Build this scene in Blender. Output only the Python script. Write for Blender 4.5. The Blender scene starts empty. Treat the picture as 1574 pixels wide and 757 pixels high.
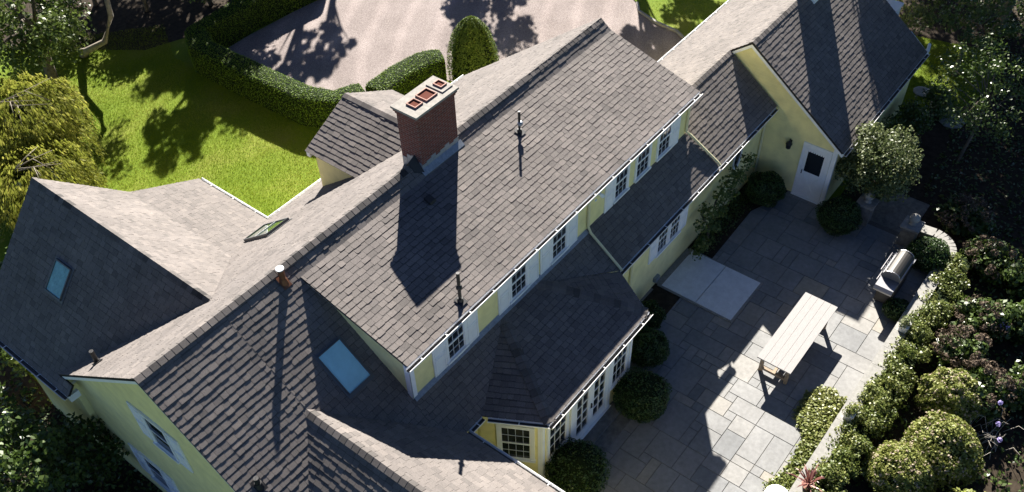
import bpy, bmesh, math, random
import numpy as np
from mathutils import Vector, Matrix

random.seed(7)
rng = np.random.default_rng(7)
scene = bpy.context.scene
col = scene.collection

# ------------------------------------------------------------------ camera, sky, sun, exposure
YAW, PITCH, ROLL, F, PPY = 0.6872, -0.8219, -0.0363, 1406.9, 61.4
cam_d = bpy.data.cameras.new('camera'); cam = bpy.data.objects.new('camera', cam_d); col.objects.link(cam)
fw = Vector((math.cos(PITCH)*math.cos(YAW), math.cos(PITCH)*math.sin(YAW), math.sin(PITCH)))
rt = Vector((math.sin(YAW), -math.cos(YAW), 0)); up = rt.cross(fw)
r2 = rt*math.cos(ROLL)+up*math.sin(ROLL); u2 = up*math.cos(ROLL)-rt*math.sin(ROLL)
cam.matrix_world = Matrix(((r2.x, u2.x, -fw.x, -3.932), (r2.y, u2.y, -fw.y, -13.182), (r2.z, u2.z, -fw.z, 21.524), (0, 0, 0, 1)))
cam_d.sensor_fit = 'HORIZONTAL'; cam_d.sensor_width = 36; cam_d.lens = F/1574*36
cam_d.shift_y = PPY/1574; cam_d.clip_end = 2000
scene.camera = cam

SUN = Vector((1.23, 0.98, 1.0)).normalized()
w = bpy.data.worlds.new('World'); scene.world = w; w.use_nodes = True
nt = w.node_tree; bg = nt.nodes['Background']; bg.inputs[1].default_value = 0.062
sky = nt.nodes.new('ShaderNodeTexSky'); sky.sky_type = 'NISHITA'; sky.sun_disc = False
sky.air_density = 0.24; sky.dust_density = 0.2; sky.ozone_density = 4.0
sky.sun_elevation = math.asin(SUN.z); sky.sun_rotation = math.atan2(SUN.x, SUN.y)
nt.links.new(sky.outputs[0], bg.inputs[0])
sl = bpy.data.lights.new('sun', 'SUN'); sl.energy = 5.0; sl.angle = math.radians(0.5); sl.color = (1, 0.94, 0.86)
so = bpy.data.objects.new('sun', sl); so.rotation_euler = SUN.to_track_quat('Z', 'Y').to_euler(); so.location = (40, 30, 40); col.objects.link(so)
vs = scene.view_settings; vs.view_transform = 'Standard'; vs.look = 'None'; vs.exposure = 1.86; vs.gamma = 1; vs.use_curve_mapping = False
scene.cycles.max_bounces = 6; scene.cycles.diffuse_bounces = 3; scene.cycles.glossy_bounces = 3; scene.cycles.transmission_bounces = 3
scene.cycles.use_denoising = True

# ------------------------------------------------------------------ materials
def mat(name, base, rough=0.7, spec=0.4, metal=0.0, var=0.0, scale=8.0, dark=None, bump=0.0, bscale=40.0, tint=0.0, tintcols=None, trans=0.0, coat=0.0, detail=4, stretch=None, var2=0.0, scale2=0.9):
    m = bpy.data.materials.new(name); m.use_nodes = True
    N = m.node_tree.nodes; L = m.node_tree.links
    b = N['Principled BSDF']; b.inputs['Roughness'].default_value = rough; b.inputs['Metallic'].default_value = metal
    b.inputs['Specular IOR Level'].default_value = spec; b.inputs['Coat Weight'].default_value = coat
    tc = N.new('ShaderNodeTexCoord'); vec = tc.outputs['Object']
    if stretch:
        mp = N.new('ShaderNodeMapping'); mp.inputs['Scale'].default_value = stretch; L.new(vec, mp.inputs[0]); vec = mp.outputs[0]
    rgb = N.new('ShaderNodeRGB'); rgb.outputs[0].default_value = (*base, 1); c = rgb.outputs[0]
    if tintcols:
        at = N.new('ShaderNodeAttribute'); at.attribute_name = 'tint'
        cr = N.new('ShaderNodeValToRGB'); cr.color_ramp.interpolation = 'LINEAR'
        while len(cr.color_ramp.elements) < len(tintcols): cr.color_ramp.elements.new(0.5)
        for i, (p, cc) in enumerate(tintcols):
            cr.color_ramp.elements[i].position = p; cr.color_ramp.elements[i].color = (*cc, 1)
        L.new(at.outputs['Fac'], cr.inputs[0]); c = cr.outputs[0]
    if var:
        nz = N.new('ShaderNodeTexNoise'); nz.inputs['Scale'].default_value = scale; nz.inputs['Detail'].default_value = detail; nz.inputs['Roughness'].default_value = 0.65
        L.new(vec, nz.inputs['Vector'])
        rp = N.new('ShaderNodeMapRange'); rp.inputs[1].default_value = 0.3; rp.inputs[2].default_value = 0.7
        rp.inputs[3].default_value = 1-var; rp.inputs[4].default_value = 1+var*0.6
        L.new(nz.outputs['Fac'], rp.inputs[0])
        mx = N.new('ShaderNodeMix'); mx.data_type = 'RGBA'; mx.blend_type = 'MULTIPLY'; mx.inputs[0].default_value = 1
        L.new(c, mx.inputs[6]); L.new(rp.outputs[0], mx.inputs[7]); c = mx.outputs[2]
    if var2:
        nz = N.new('ShaderNodeTexNoise'); nz.inputs['Scale'].default_value = scale2; nz.inputs['Detail'].default_value = 3; L.new(tc.outputs['Object'], nz.inputs['Vector'])
        rp = N.new('ShaderNodeMapRange'); rp.inputs[1].default_value = 0.3; rp.inputs[2].default_value = 0.7; rp.inputs[3].default_value = 1-var2*.6; rp.inputs[4].default_value = 1+var2*.4
        L.new(nz.outputs['Fac'], rp.inputs[0]); mx = N.new('ShaderNodeMix'); mx.data_type = 'RGBA'; mx.blend_type = 'MULTIPLY'; mx.inputs[0].default_value = 1
        L.new(c, mx.inputs[6]); L.new(rp.outputs[0], mx.inputs[7]); c = mx.outputs[2]
    L.new(c, b.inputs['Base Color'])
    if bump:
        n2 = N.new('ShaderNodeTexNoise'); n2.inputs['Scale'].default_value = bscale; n2.inputs['Detail'].default_value = 3
        L.new(vec, n2.inputs['Vector'])
        bp = N.new('ShaderNodeBump'); bp.inputs['Strength'].default_value = bump; bp.inputs['Distance'].default_value = 0.12/bscale
        L.new(n2.outputs['Fac'], bp.inputs['Height']); L.new(bp.outputs[0], b.inputs['Normal'])
    if trans:
        tr = N.new('ShaderNodeBsdfTranslucent'); L.new(c, tr.inputs[0])
        ms = N.new('ShaderNodeMixShader'); ms.inputs[0].default_value = trans
        L.new(b.outputs[0], ms.inputs[1]); L.new(tr.outputs[0], ms.inputs[2]); L.new(ms.outputs[0], N['Material Output'].inputs[0])
    return m

def leafmat(name, dark, mid, light, rough=0.4, spec=0.5, trans=0.25):
    return mat(name, mid, rough, spec, tintcols=[(0.0, dark), (0.5, mid), (1.0, light)], trans=trans)

M = {}
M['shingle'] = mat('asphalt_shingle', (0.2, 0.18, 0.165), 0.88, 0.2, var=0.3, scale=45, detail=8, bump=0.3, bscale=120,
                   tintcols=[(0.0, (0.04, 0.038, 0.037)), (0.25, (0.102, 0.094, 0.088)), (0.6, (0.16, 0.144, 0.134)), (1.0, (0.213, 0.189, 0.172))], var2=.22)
M['underlay'] = mat('roof_underlay', (0.03, 0.028, 0.028), 0.9, 0.1)
M['white'] = mat('white_paint', (0.85, 0.86, 0.86), 0.5, 0.4, var=0.06, scale=4)
M['cream'] = mat('cream_paint', (0.72, 0.66, 0.4), 0.5, 0.4, var=0.08, scale=4)
M['glass'] = mat('window_glass', (0.016, 0.02, 0.024), 0.06, 0.6)
M['skyglass'] = mat('skylight_glass', (0.36, 0.66, 0.74), 0.15, 0.5, coat=0.0, var=0.1, scale=3)
M['clearglass'] = mat('skylight_clear_glass', (0.03, 0.06, 0.03), 0.03, 1.0, coat=0.6)
M['bronze'] = mat('dark_metal_frame', (0.05, 0.046, 0.042), 0.5, 0.5, 0.3)
M['skyframe'] = mat('grey_skylight_frame', (0.11, 0.115, 0.12), 0.5, 0.4, 0.2)
M['black'] = mat('black_iron', (0.02, 0.02, 0.021), 0.55, 0.4, var=0.2, scale=20)
M['lead'] = mat('lead_flashing', (0.3, 0.33, 0.36), 0.45, 0.5, 0.4, var=0.25, scale=14)
M['copper'] = mat('weathered_copper', (0.2, 0.085, 0.045), 0.5, 0.5, 0.5, var=0.3, scale=12)
M['concrete'] = mat('chimney_cap_concrete', (0.27, 0.255, 0.23), 0.85, 0.2, var=0.25, scale=9, bump=0.3, bscale=60)
M['terracotta'] = mat('terracotta_flue', (0.3, 0.15, 0.11), 0.7, 0.3, var=0.2, scale=16)
M['soot'] = mat('sooty_flue', (0.1, 0.03, 0.02), 0.9, 0.1)
M['stone'] = mat('bluestone', (0.26, 0.265, 0.26), 0.75, 0.3, var=0.2, scale=7, detail=7, bump=0.15, bscale=30,
                 tintcols=[(0.0, (0.18, 0.187, 0.19)), (0.4, (0.24, 0.241, 0.236)), (0.72, (0.272, 0.265, 0.248)), (1.0, (0.31, 0.282, 0.228))], var2=.25)
M['joint'] = mat('patio_joint', (0.15, 0.138, 0.118), 0.95, 0.1, var=0.3, scale=20)
M['capstone'] = mat('wall_capstone', (0.27, 0.265, 0.245), 0.8, 0.25, var=0.22, scale=9, bump=0.2, bscale=40)
M['fieldstone'] = mat('fieldstone', (0.2, 0.19, 0.17), 0.9, 0.2, var=0.4, scale=6, bump=0.6, bscale=9)
M['slab'] = mat('grey_slab', (0.72, 0.74, 0.76), 0.7, 0.3, var=0.12, scale=5, bump=0.08, bscale=60)
M['teak'] = mat('weathered_teak', (0.3, 0.288, 0.278), 0.7, 0.3, var=0.22, scale=5, stretch=(1.2, 22, 22), detail=6, bump=0.15, bscale=8)
M['teakleg'] = mat('brown_teak', (0.3, 0.23, 0.16), 0.7, 0.3, var=0.25, scale=8)
M['steel'] = mat('stainless_steel', (0.3, 0.3, 0.31), 0.42, 0.5, 1.0, var=0.1, scale=10)
M['darkreflect'] = mat('steel_dark_reflection', (0.04, 0.038, 0.035), 0.5, 0.4, 0.5)
M['bark'] = mat('tree_bark', (0.13, 0.11, 0.085), 0.9, 0.2, var=0.5, scale=9, bump=0.6, bscale=14)
M['palebark'] = mat('pale_bark', (0.46, 0.42, 0.36), 0.85, 0.2, var=0.35, scale=9, bump=0.4, bscale=14)
M['twig'] = mat('twig_bark', (0.24, 0.21, 0.17), 0.85, 0.2, var=0.35, scale=9)
M['soil'] = mat('garden_soil', (0.045, 0.035, 0.025), 0.95, 0.1, var=0.5, scale=5, bump=0.5, bscale=25)
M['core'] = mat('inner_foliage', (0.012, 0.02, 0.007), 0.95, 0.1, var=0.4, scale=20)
M['whiteceramic'] = mat('white_ceramic', (0.8, 0.8, 0.78), 0.3, 0.5)
M['box'] = leafmat('boxwood_leaf', (0.02, 0.045, 0.008), (0.04, 0.085, 0.014), (0.085, 0.15, 0.03))
M['hedge'] = leafmat('hedge_leaf', (0.06, 0.12, 0.008), (0.125, 0.215, 0.012), (0.22, 0.31, 0.025), 0.55, 0.2)
M['arbor'] = leafmat('conifer_spray', (0.05, 0.085, 0.01), (0.09, 0.14, 0.018), (0.18, 0.22, 0.04), 0.6, 0.25)
M['ivy'] = leafmat('ivy_leaf', (0.05, 0.08, 0.013), (0.13, 0.165, 0.035), (0.29, 0.3, 0.1), 0.4, 0.35)
M['tree'] = leafmat('tree_leaf', (0.045, 0.075, 0.014), (0.09, 0.13, 0.028), (0.17, 0.2, 0.06), 0.45, 0.3, 0.35)
M['willow'] = leafmat('weeping_leaf', (0.1, 0.12, 0.015), (0.2, 0.22, 0.035), (0.36, 0.34, 0.08), 0.55, 0.25, 0.45)
M['dogwood'] = leafmat('variegated_leaf', (0.04, 0.065, 0.018), (0.11, 0.14, 0.05), (0.26, 0.28, 0.14), 0.5, 0.25)
M['sedum'] = leafmat('mounded_leaf', (0.09, 0.12, 0.018), (0.22, 0.25, 0.06), (0.36, 0.36, 0.13), 0.5, 0.25)
M['flowertip'] = leafmat('pink_white_bud', (0.32, 0.27, 0.18), (0.44, 0.36, 0.27), (0.56, 0.47, 0.38), 0.7, 0.2)
M['driedflower'] = leafmat('dried_flower', (0.06, 0.045, 0.032), (0.125, 0.095, 0.072), (0.23, 0.18, 0.13), 0.8, 0.1, 0.15)
M['violet'] = leafmat('violet_flower', (0.3, 0.25, 0.55), (0.45, 0.4, 0.7), (0.6, 0.5, 0.75), 0.7, 0.1)
M['darkleaf'] = leafmat('deep_green_leaf', (0.03, 0.055, 0.01), (0.06, 0.1, 0.018), (0.12, 0.17, 0.04))
M['cordyline'] = leafmat('red_strap_leaf', (0.1, 0.03, 0.035), (0.2, 0.07, 0.06), (0.4, 0.2, 0.16))
M['grassblade'] = leafmat('grass_blade', (0.1, 0.165, 0.006), (0.172, 0.238, 0.012), (0.32, 0.305, 0.065), 0.7, 0.05, 0.3)

def siding_mat(name, base, pitch=0.115):
    m = bpy.data.materials.new(name); m.use_nodes = True; N = m.node_tree.nodes; L = m.node_tree.links
    b = N['Principled BSDF']; b.inputs['Roughness'].default_value = 0.6; b.inputs['Specular IOR Level'].default_value = 0.3
    tc = N.new('ShaderNodeTexCoord'); sx = N.new('ShaderNodeSeparateXYZ'); L.new(tc.outputs['Object'], sx.inputs[0])
    d = N.new('ShaderNodeMath'); d.operation = 'DIVIDE'; d.inputs[1].default_value = pitch; L.new(sx.outputs[2], d.inputs[0])
    fr = N.new('ShaderNodeMath'); fr.operation = 'FRACT'; L.new(d.outputs[0], fr.inputs[0])
    inv = N.new('ShaderNodeMath'); inv.operation = 'SUBTRACT'; inv.inputs[0].default_value = 1; L.new(fr.outputs[0], inv.inputs[1])
    nz = N.new('ShaderNodeTexNoise'); nz.inputs['Scale'].default_value = 3; nz.inputs['Detail'].default_value = 5; L.new(tc.outputs['Object'], nz.inputs['Vector'])
    mr = N.new('ShaderNodeMapRange'); mr.inputs[1].default_value = .3; mr.inputs[2].default_value = .7; mr.inputs[3].default_value = .88; mr.inputs[4].default_value = 1.05; L.new(nz.outputs['Fac'], mr.inputs[0])
    mx = N.new('ShaderNodeMix'); mx.data_type = 'RGBA'; mx.blend_type = 'MULTIPLY'; mx.inputs[0].default_value = 1; mx.inputs[6].default_value = (*base, 1); L.new(mr.outputs[0], mx.inputs[7])
    L.new(mx.outputs[2], b.inputs['Base Color'])
    bp = N.new('ShaderNodeBump'); bp.inputs['Strength'].default_value = 0.7; bp.inputs['Distance'].default_value = 0.012; L.new(inv.outputs[0], bp.inputs['Height']); L.new(bp.outputs[0], b.inputs['Normal'])
    return m
M['siding'] = siding_mat('yellow_shingle_siding', (0.88, 0.79, 0.38))

def brick_mat():
    m = bpy.data.materials.new('red_brick'); m.use_nodes = True; N = m.node_tree.nodes; L = m.node_tree.links
    b = N['Principled BSDF']; b.inputs['Roughness'].default_value = 0.85; b.inputs['Specular IOR Level'].default_value = 0.2
    tc = N.new('ShaderNodeTexCoord'); sx = N.new('ShaderNodeSeparateXYZ'); L.new(tc.outputs['Object'], sx.inputs[0])
    ad = N.new('ShaderNodeMath'); L.new(sx.outputs[0], ad.inputs[0]); L.new(sx.outputs[1], ad.inputs[1])
    cb = N.new('ShaderNodeCombineXYZ'); L.new(ad.outputs[0], cb.inputs[0]); L.new(sx.outputs[2], cb.inputs[1])
    br = N.new('ShaderNodeTexBrick'); L.new(cb.outputs[0], br.inputs['Vector'])
    br.inputs['Color1'].default_value = (0.17, 0.047, 0.035, 1); br.inputs['Color2'].default_value = (0.115, 0.036, 0.03, 1); br.inputs['Mortar'].default_value = (0.17, 0.13, 0.115, 1)
    br.inputs['Scale'].default_value = 1; br.inputs['Brick Width'].default_value = 0.2; br.inputs['Row Height'].default_value = 0.067; br.inputs['Mortar Size'].default_value = 0.009; br.inputs['Bias'].default_value = -.2
    nz = N.new('ShaderNodeTexNoise'); nz.inputs['Scale'].default_value = 25; L.new(tc.outputs['Object'], nz.inputs['Vector'])
    mx = N.new('ShaderNodeMix'); mx.data_type = 'RGBA'; mx.blend_type = 'OVERLAY'; mx.inputs[0].default_value = 0.5; L.new(br.outputs[0], mx.inputs[6]); L.new(nz.outputs['Fac'], mx.inputs[7])
    L.new(mx.outputs[2], b.inputs['Base Color'])
    bp = N.new('ShaderNodeBump'); bp.invert = True; bp.inputs['Strength'].default_value = 0.6; bp.inputs['Distance'].default_value = 0.01; L.new(br.outputs['Fac'], bp.inputs['Height']); L.new(bp.outputs[0], b.inputs['Normal'])
    return m
M['brick'] = brick_mat()

def ground_mat(name, cols, scales, bump, bscale, tracks=False, mixw=.55, span=.17):
    """cols: 3 colours; two noise sizes mixed, all in world space."""
    m = bpy.data.materials.new(name); m.use_nodes = True; N = m.node_tree.nodes; L = m.node_tree.links
    b = N['Principled BSDF']; b.inputs['Roughness'].default_value = 0.9; b.inputs['Specular IOR Level'].default_value = 0.15
    tc = N.new('ShaderNodeTexCoord')
    n1 = N.new('ShaderNodeTexNoise'); n1.inputs['Scale'].default_value = scales[0]; n1.inputs['Detail'].default_value = 4
    n2 = N.new('ShaderNodeTexNoise'); n2.inputs['Scale'].default_value = scales[1]; n2.inputs['Detail'].default_value = 5; n2.inputs['Roughness'].default_value = .75
    for n in (n1, n2): L.new(tc.outputs['Object'], n.inputs['Vector'])
    a = N.new('ShaderNodeMath'); a.operation = 'MULTIPLY_ADD'; a.inputs[1].default_value = 1-mixw; L.new(n1.outputs['Fac'], a.inputs[0])
    s = N.new('ShaderNodeMath'); s.operation = 'MULTIPLY'; s.inputs[1].default_value = mixw; L.new(n2.outputs['Fac'], s.inputs[0]); L.new(s.outputs[0], a.inputs[2])
    cr = N.new('ShaderNodeValToRGB'); cr.color_ramp.elements.new(0.5)
    for e, p, c in zip(cr.color_ramp.elements, (.5-span, 0.5, .5+span), cols): e.position = p; e.color = (*c, 1)
    L.new(a.outputs[0], cr.inputs[0]); out = cr.outputs[0]
    if tracks:
        mp = N.new('ShaderNodeMapping'); mp.inputs['Location'].default_value = (-33, 6, 0); L.new(tc.outputs['Object'], mp.inputs[0])
        wv = N.new('ShaderNodeTexWave'); wv.wave_type = 'RINGS'; wv.rings_direction = 'Z'; wv.inputs['Scale'].default_value = 0.22; wv.inputs['Distortion'].default_value = 5; wv.inputs['Detail'].default_value = 4; wv.inputs['Detail Scale'].default_value = .35
        L.new(mp.outputs[0], wv.inputs['Vector'])
        mr = N.new('ShaderNodeMapRange'); mr.inputs[1].default_value = .55; mr.inputs[3].default_value = .95; mr.inputs[4].default_value = 1.14; L.new(wv.outputs['Fac'], mr.inputs[0])
        mx = N.new('ShaderNodeMix'); mx.data_type = 'RGBA'; mx.blend_type = 'MULTIPLY'; mx.inputs[0].default_value = 1; L.new(out, mx.inputs[6]); L.new(mr.outputs[0], mx.inputs[7]); out = mx.outputs[2]
    L.new(out, b.inputs['Base Color'])
    bp = N.new('ShaderNodeBump'); bp.inputs['Strength'].default_value = bump; bp.inputs['Distance'].default_value = 0.35/bscale
    n3 = N.new('ShaderNodeTexNoise'); n3.inputs['Scale'].default_value = bscale; n3.inputs['Detail'].default_value = 4; L.new(tc.outputs['Object'], n3.inputs['Vector'])
    L.new(n3.outputs['Fac'], bp.inputs['Height']); L.new(bp.outputs[0], b.inputs['Normal'])
    return m
M['lawn'] = ground_mat('lawn_grass', [(0.07, 0.125, 0.005), (0.122, 0.178, 0.009), (0.215, 0.21, 0.045)], (0.45, 22), 0.8, 40)
M['gravel'] = ground_mat('pink_gravel', [(0.125, 0.104, 0.097), (0.22, 0.186, 0.174), (0.32, 0.28, 0.265)], (0.5, 22), 1.0, 26, True, .78, .13)

# ------------------------------------------------------------------ object helpers
def tag(o, label=None, cat=None, group=None, kind=None):
    if label: o['label'] = label
    if cat: o['category'] = cat
    if group: o['group'] = group
    if kind: o['kind'] = kind
    return o

def empty(name, loc, label, cat, group=None, rz=0):
    o = bpy.data.objects.new(name, None); o.location = loc; o.rotation_euler.z = rz; o.empty_display_size = 0.3; col.objects.link(o)
    return tag(o, label, cat, group)

class MB:
    def __init__(s): s.v = []; s.f = []; s.t = []
    def add(s, vs_, fs, tint=None):
        n = len(s.v); s.v += [tuple(v) for v in vs_]
        for f in fs: s.f.append([i+n for i in f]); s.t.append(0.5 if tint is None else tint)
        return s
    def box(s, a, b, tint=None):
        x0, y0, z0 = a; x1, y1, z1 = b
        return s.add([(x0, y0, z0), (x1, y0, z0), (x1, y1, z0), (x0, y1, z0), (x0, y0, z1), (x1, y0, z1), (x1, y1, z1), (x0, y1, z1)],
                     [(0, 3, 2, 1), (4, 5, 6, 7), (0, 1, 5, 4), (1, 2, 6, 5), (2, 3, 7, 6), (3, 0, 4, 7)], tint)
    def obox(s, o, ax, ay, az, tint=None):
        """box from corner o along three vectors"""
        o, ax, ay, az = map(Vector, (o, ax, ay, az))
        P = [o, o+ax, o+ax+ay, o+ay]; P = P+[p+az for p in P]
        if ax.cross(ay).dot(az) < 0: fl = lambda f: f[::-1]
        else: fl = lambda f: f
        return s.add(P, [fl(f) for f in [(0, 3, 2, 1), (4, 5, 6, 7), (0, 1, 5, 4), (1, 2, 6, 5), (2, 3, 7, 6), (3, 0, 4, 7)]], tint)
    def prism(s, prof, ext, tint=None):
        """prof: 3D polygon, ext: extrusion vector"""
        n = len(prof); e = Vector(ext); P = [Vector(p) for p in prof]
        s.add(P+[p+e for p in P], [list(range(n))[::-1], list(range(n, 2*n))]+[[i, (i+1) % n, (i+1) % n+n, i+n] for i in range(n)], tint)
        return s
    def tube(s, pts, rad, seg=10, cap=True, tint=None):
        pts = [Vector(p) for p in pts]; n = len(pts)
        if not hasattr(rad, '__len__'): rad = [rad]*n
        ref = Vector((0.31, 0.22, 0.93)); rings = []
        for i, p in enumerate(pts):
            d = (pts[min(i+1, n-1)]-pts[max(i-1, 0)]).normalized()
            a = d.cross(ref if abs(d.dot(ref)) < .95 else Vector((1, 0, 0))).normalized(); b = d.cross(a)
            rings += [p+(a*math.cos(2*math.pi*k/seg)+b*math.sin(2*math.pi*k/seg))*rad[i] for k in range(seg)]
        fs = [[i*seg+k, i*seg+(k+1) % seg, (i+1)*seg+(k+1) % seg, (i+1)*seg+k] for i in range(n-1) for k in range(seg)]
        if cap: fs += [list(range(seg))[::-1], [(n-1)*seg+k for k in range(seg)]]
        return s.add(rings, fs, tint)
    def lathe(s, c, prof, seg=16, tint=None):
        return s.tube([(c[0], c[1], c[2]+z+i*1e-5) for i, (r, z) in enumerate(prof)], [max(r, .0005) for r, z in prof], seg, True, tint)
    def build(s, name, m, parent=None, smooth=False, recalc=True):
        me = bpy.data.meshes.new(name); me.from_pydata(s.v, [], s.f)
        if recalc:
            bm = bmesh.new(); bm.from_mesh(me); bmesh.ops.recalc_face_normals(bm, faces=bm.faces); bm.to_mesh(me); bm.free()
        a = me.attributes.new('tint', 'FLOAT', 'FACE'); a.data.foreach_set('value', np.array(s.t, dtype=np.float32))
        if smooth: me.shade_smooth()
        me.materials.append(m); o = bpy.data.objects.new(name, me); col.objects.link(o)
        if parent is not None:
            o.parent = parent
            if parent.type == 'EMPTY' or True:
                o.matrix_parent_inverse = WM(parent).inverted()
        return o

def WM(o):
    m = Matrix.LocRotScale(o.location, o.rotation_euler, o.scale)
    if o.parent: m = WM(o.parent) @ o.matrix_parent_inverse @ m
    return m

def adopt(o, parent):
    o.parent = parent; o.matrix_parent_inverse = WM(parent).inverted(); return o

def fastmesh(name, V, nper, m, parent=None, tint=None):
    """V (K*nper,3): K faces with nper own vertices each"""
    K = len(V)//nper; me = bpy.data.meshes.new(name)
    me.vertices.add(len(V)); me.vertices.foreach_set('co', np.ascontiguousarray(V, dtype=np.float32).ravel())
    me.loops.add(len(V)); me.loops.foreach_set('vertex_index', np.arange(len(V), dtype=np.int32))
    me.polygons.add(K); me.polygons.foreach_set('loop_start', np.arange(0, len(V), nper, dtype=np.int32)); me.polygons.foreach_set('loop_total', np.full(K, nper, dtype=np.int32))
    me.update(calc_edges=True)
    a = me.attributes.new('tint', 'FLOAT', 'FACE'); a.data.foreach_set('value', np.clip(tint if tint is not None else rng.random(K), 0, 1).astype(np.float32))
    me.materials.append(m); o = bpy.data.objects.new(name, me); col.objects.link(o)
    if parent is not None: adopt(o, parent)
    return o

def unit(a): return a/np.maximum(np.linalg.norm(a, axis=1, keepdims=True), 1e-9)

def leaves(name, C, Nrm, size, m, parent=None, tint=None, spread=0.8, aspect=0.5, jit=0.35):
    C = np.asarray(C, float); K = len(C)
    n = unit(np.asarray(Nrm, float)+rng.normal(size=(K, 3))*spread)
    a = unit(np.cross(n, rng.normal(size=(K, 3)))); b = np.cross(n, a)
    s = (np.asarray(size)*(1+jit*(rng.random(K)*2-1)))[:, None] if np.ndim(size) == 0 else np.asarray(size)[:, None]
    cup = n*s*0.12
    V = np.stack([C-a*s*.5, C+b*s*aspect*.5-a*s*.05+cup, C+a*s*.5, C-b*s*aspect*.5-a*s*.05+cup], 1).reshape(-1, 3)
    if tint is None: tint = rng.beta(2.2, 2.2, K)
    return fastmesh(name, V, 4, m, parent, tint)

def blob(mb, c, r, noise=0.08, seg=20, rings=12, zmin=-1.0, seed=0):
    r_ = np.random.default_rng(seed); ph = r_.random(6)*6.28
    V = []; Fc = []
    for i in range(rings+1):
        th = math.pi*i/rings
        for k in range(seg):
            p = 2*math.pi*k/seg
            d = 1+noise*(math.sin(3*p+ph[0]+2*th)+math.sin(5*th+ph[1]+p)*.7+math.sin(4*p-3*th+ph[2])*.5)
            V.append((c[0]+r[0]*d*math.sin(th)*math.cos(p), c[1]+r[1]*d*math.sin(th)*math.sin(p), c[2]+max(zmin*r[2], r[2]*d*math.cos(th))))
    for i in range(rings):
        for k in range(seg): Fc.append((i*seg+k, i*seg+(k+1) % seg, (i+1)*seg+(k+1) % seg, (i+1)*seg+k))
    mb.add(V, Fc)

# ------------------------------------------------------------------ ground
GZ = -0.2
def ground_z(x, y):
    t = np.clip((2.6-x)/3.0, 0, 1); return GZ-1.5*t*t*(3-2*t)
def grid_sheet(name, x0, x1, y0, y1, nx, ny, m, zf):
    xs = np.linspace(x0, x1, nx); ys = np.linspace(y0, y1, ny)
    mb = MB(); mb.add([(x, y, float(zf(x, y))) for y in ys for x in xs], [(j*nx+i, j*nx+i+1, (j+1)*nx+i+1, (j+1)*nx+i) for j in range(ny-1) for i in range(nx-1)])
    return tag(mb.build(name, m, smooth=True), kind='structure')
grid_sheet('lawn', -120, 180, -120, 180, 301, 31, M['lawn'], ground_z)
def sheet(name, pts, z, m):
    mb = MB(); mb.add([(x, y, z) for x, y in pts], [list(range(len(pts)))]); return tag(mb.build(name, m), kind='structure')
isl = [(28.75, 5.75), (28.2, 5.3), (27.85, 4.2), (27.75, 3.1), (27.2, 2.1), (26.6, 1.3), (26.6, .5), (44, .5), (44, 9), (34, 9.5), (30.5, 8), (29.3, 6.6)]
sheet('driveway', [(14.55, 18.3), (14.75, 12.1), (15.5, 11.2), (18.5, 10.3), (19.2, 8.9), (19.5, 7.2), (20.5, 5.3), (20.5, .5), (60, .5), (60, 9), (40, 15), (21.2, 17.9)], GZ+.006, M['gravel'])
sheet('grass_island', isl, GZ+.05, M['lawn'])
grid_sheet('shrub_bed', -14, .3, -6, 16, 60, 4, M['soil'], lambda x, y: ground_z(x, y)+.15)
sheet('garden_bed', [(9, -11.3), (21.2, -11.3), (21.4, -7.0), (27.9, -7.0), (29.5, -8.6), (31.5, -9.2), (34, -8), (33, -3.5), (42, -3.5), (42, -16), (25, -26), (9, -22)], GZ+.008, M['soil'])  # planted bed, its dark soil carried on over tree-shaded ground as painted shade
sheet('garden_bed', [(13.2, 21.0), (16, 19.9), (22.3, 18.9), (45, 19.5), (45, 45), (8, 45), (9, 27)], GZ+.008, M['soil'])
sheet('foundation_bed', [(13.0, -4.2), (14.1, -4.2), (14.1, -4.05), (20.9, -4.05), (20.9, -5.5), (20.4, -5.4), (19.2, -4.95), (13.0, -5.1)], 0.012, M['soil'])

# kerb round the grass island
kb = MB()
for i in range(5):
    a, b = Vector((*isl[i], 0)), Vector((*isl[i+1], 0)); d = (b-a); n = Vector((d.y, -d.x, 0)).normalized()
    kb.obox((a.x-n.x*.05, a.y-n.y*.05, GZ), d*1.02, n*.1, (0, 0, .11))
tag(kb.build('island_kerb', M['capstone']), 'pale stone kerb round the shaded grass island by the gravel drive', 'kerb')

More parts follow.
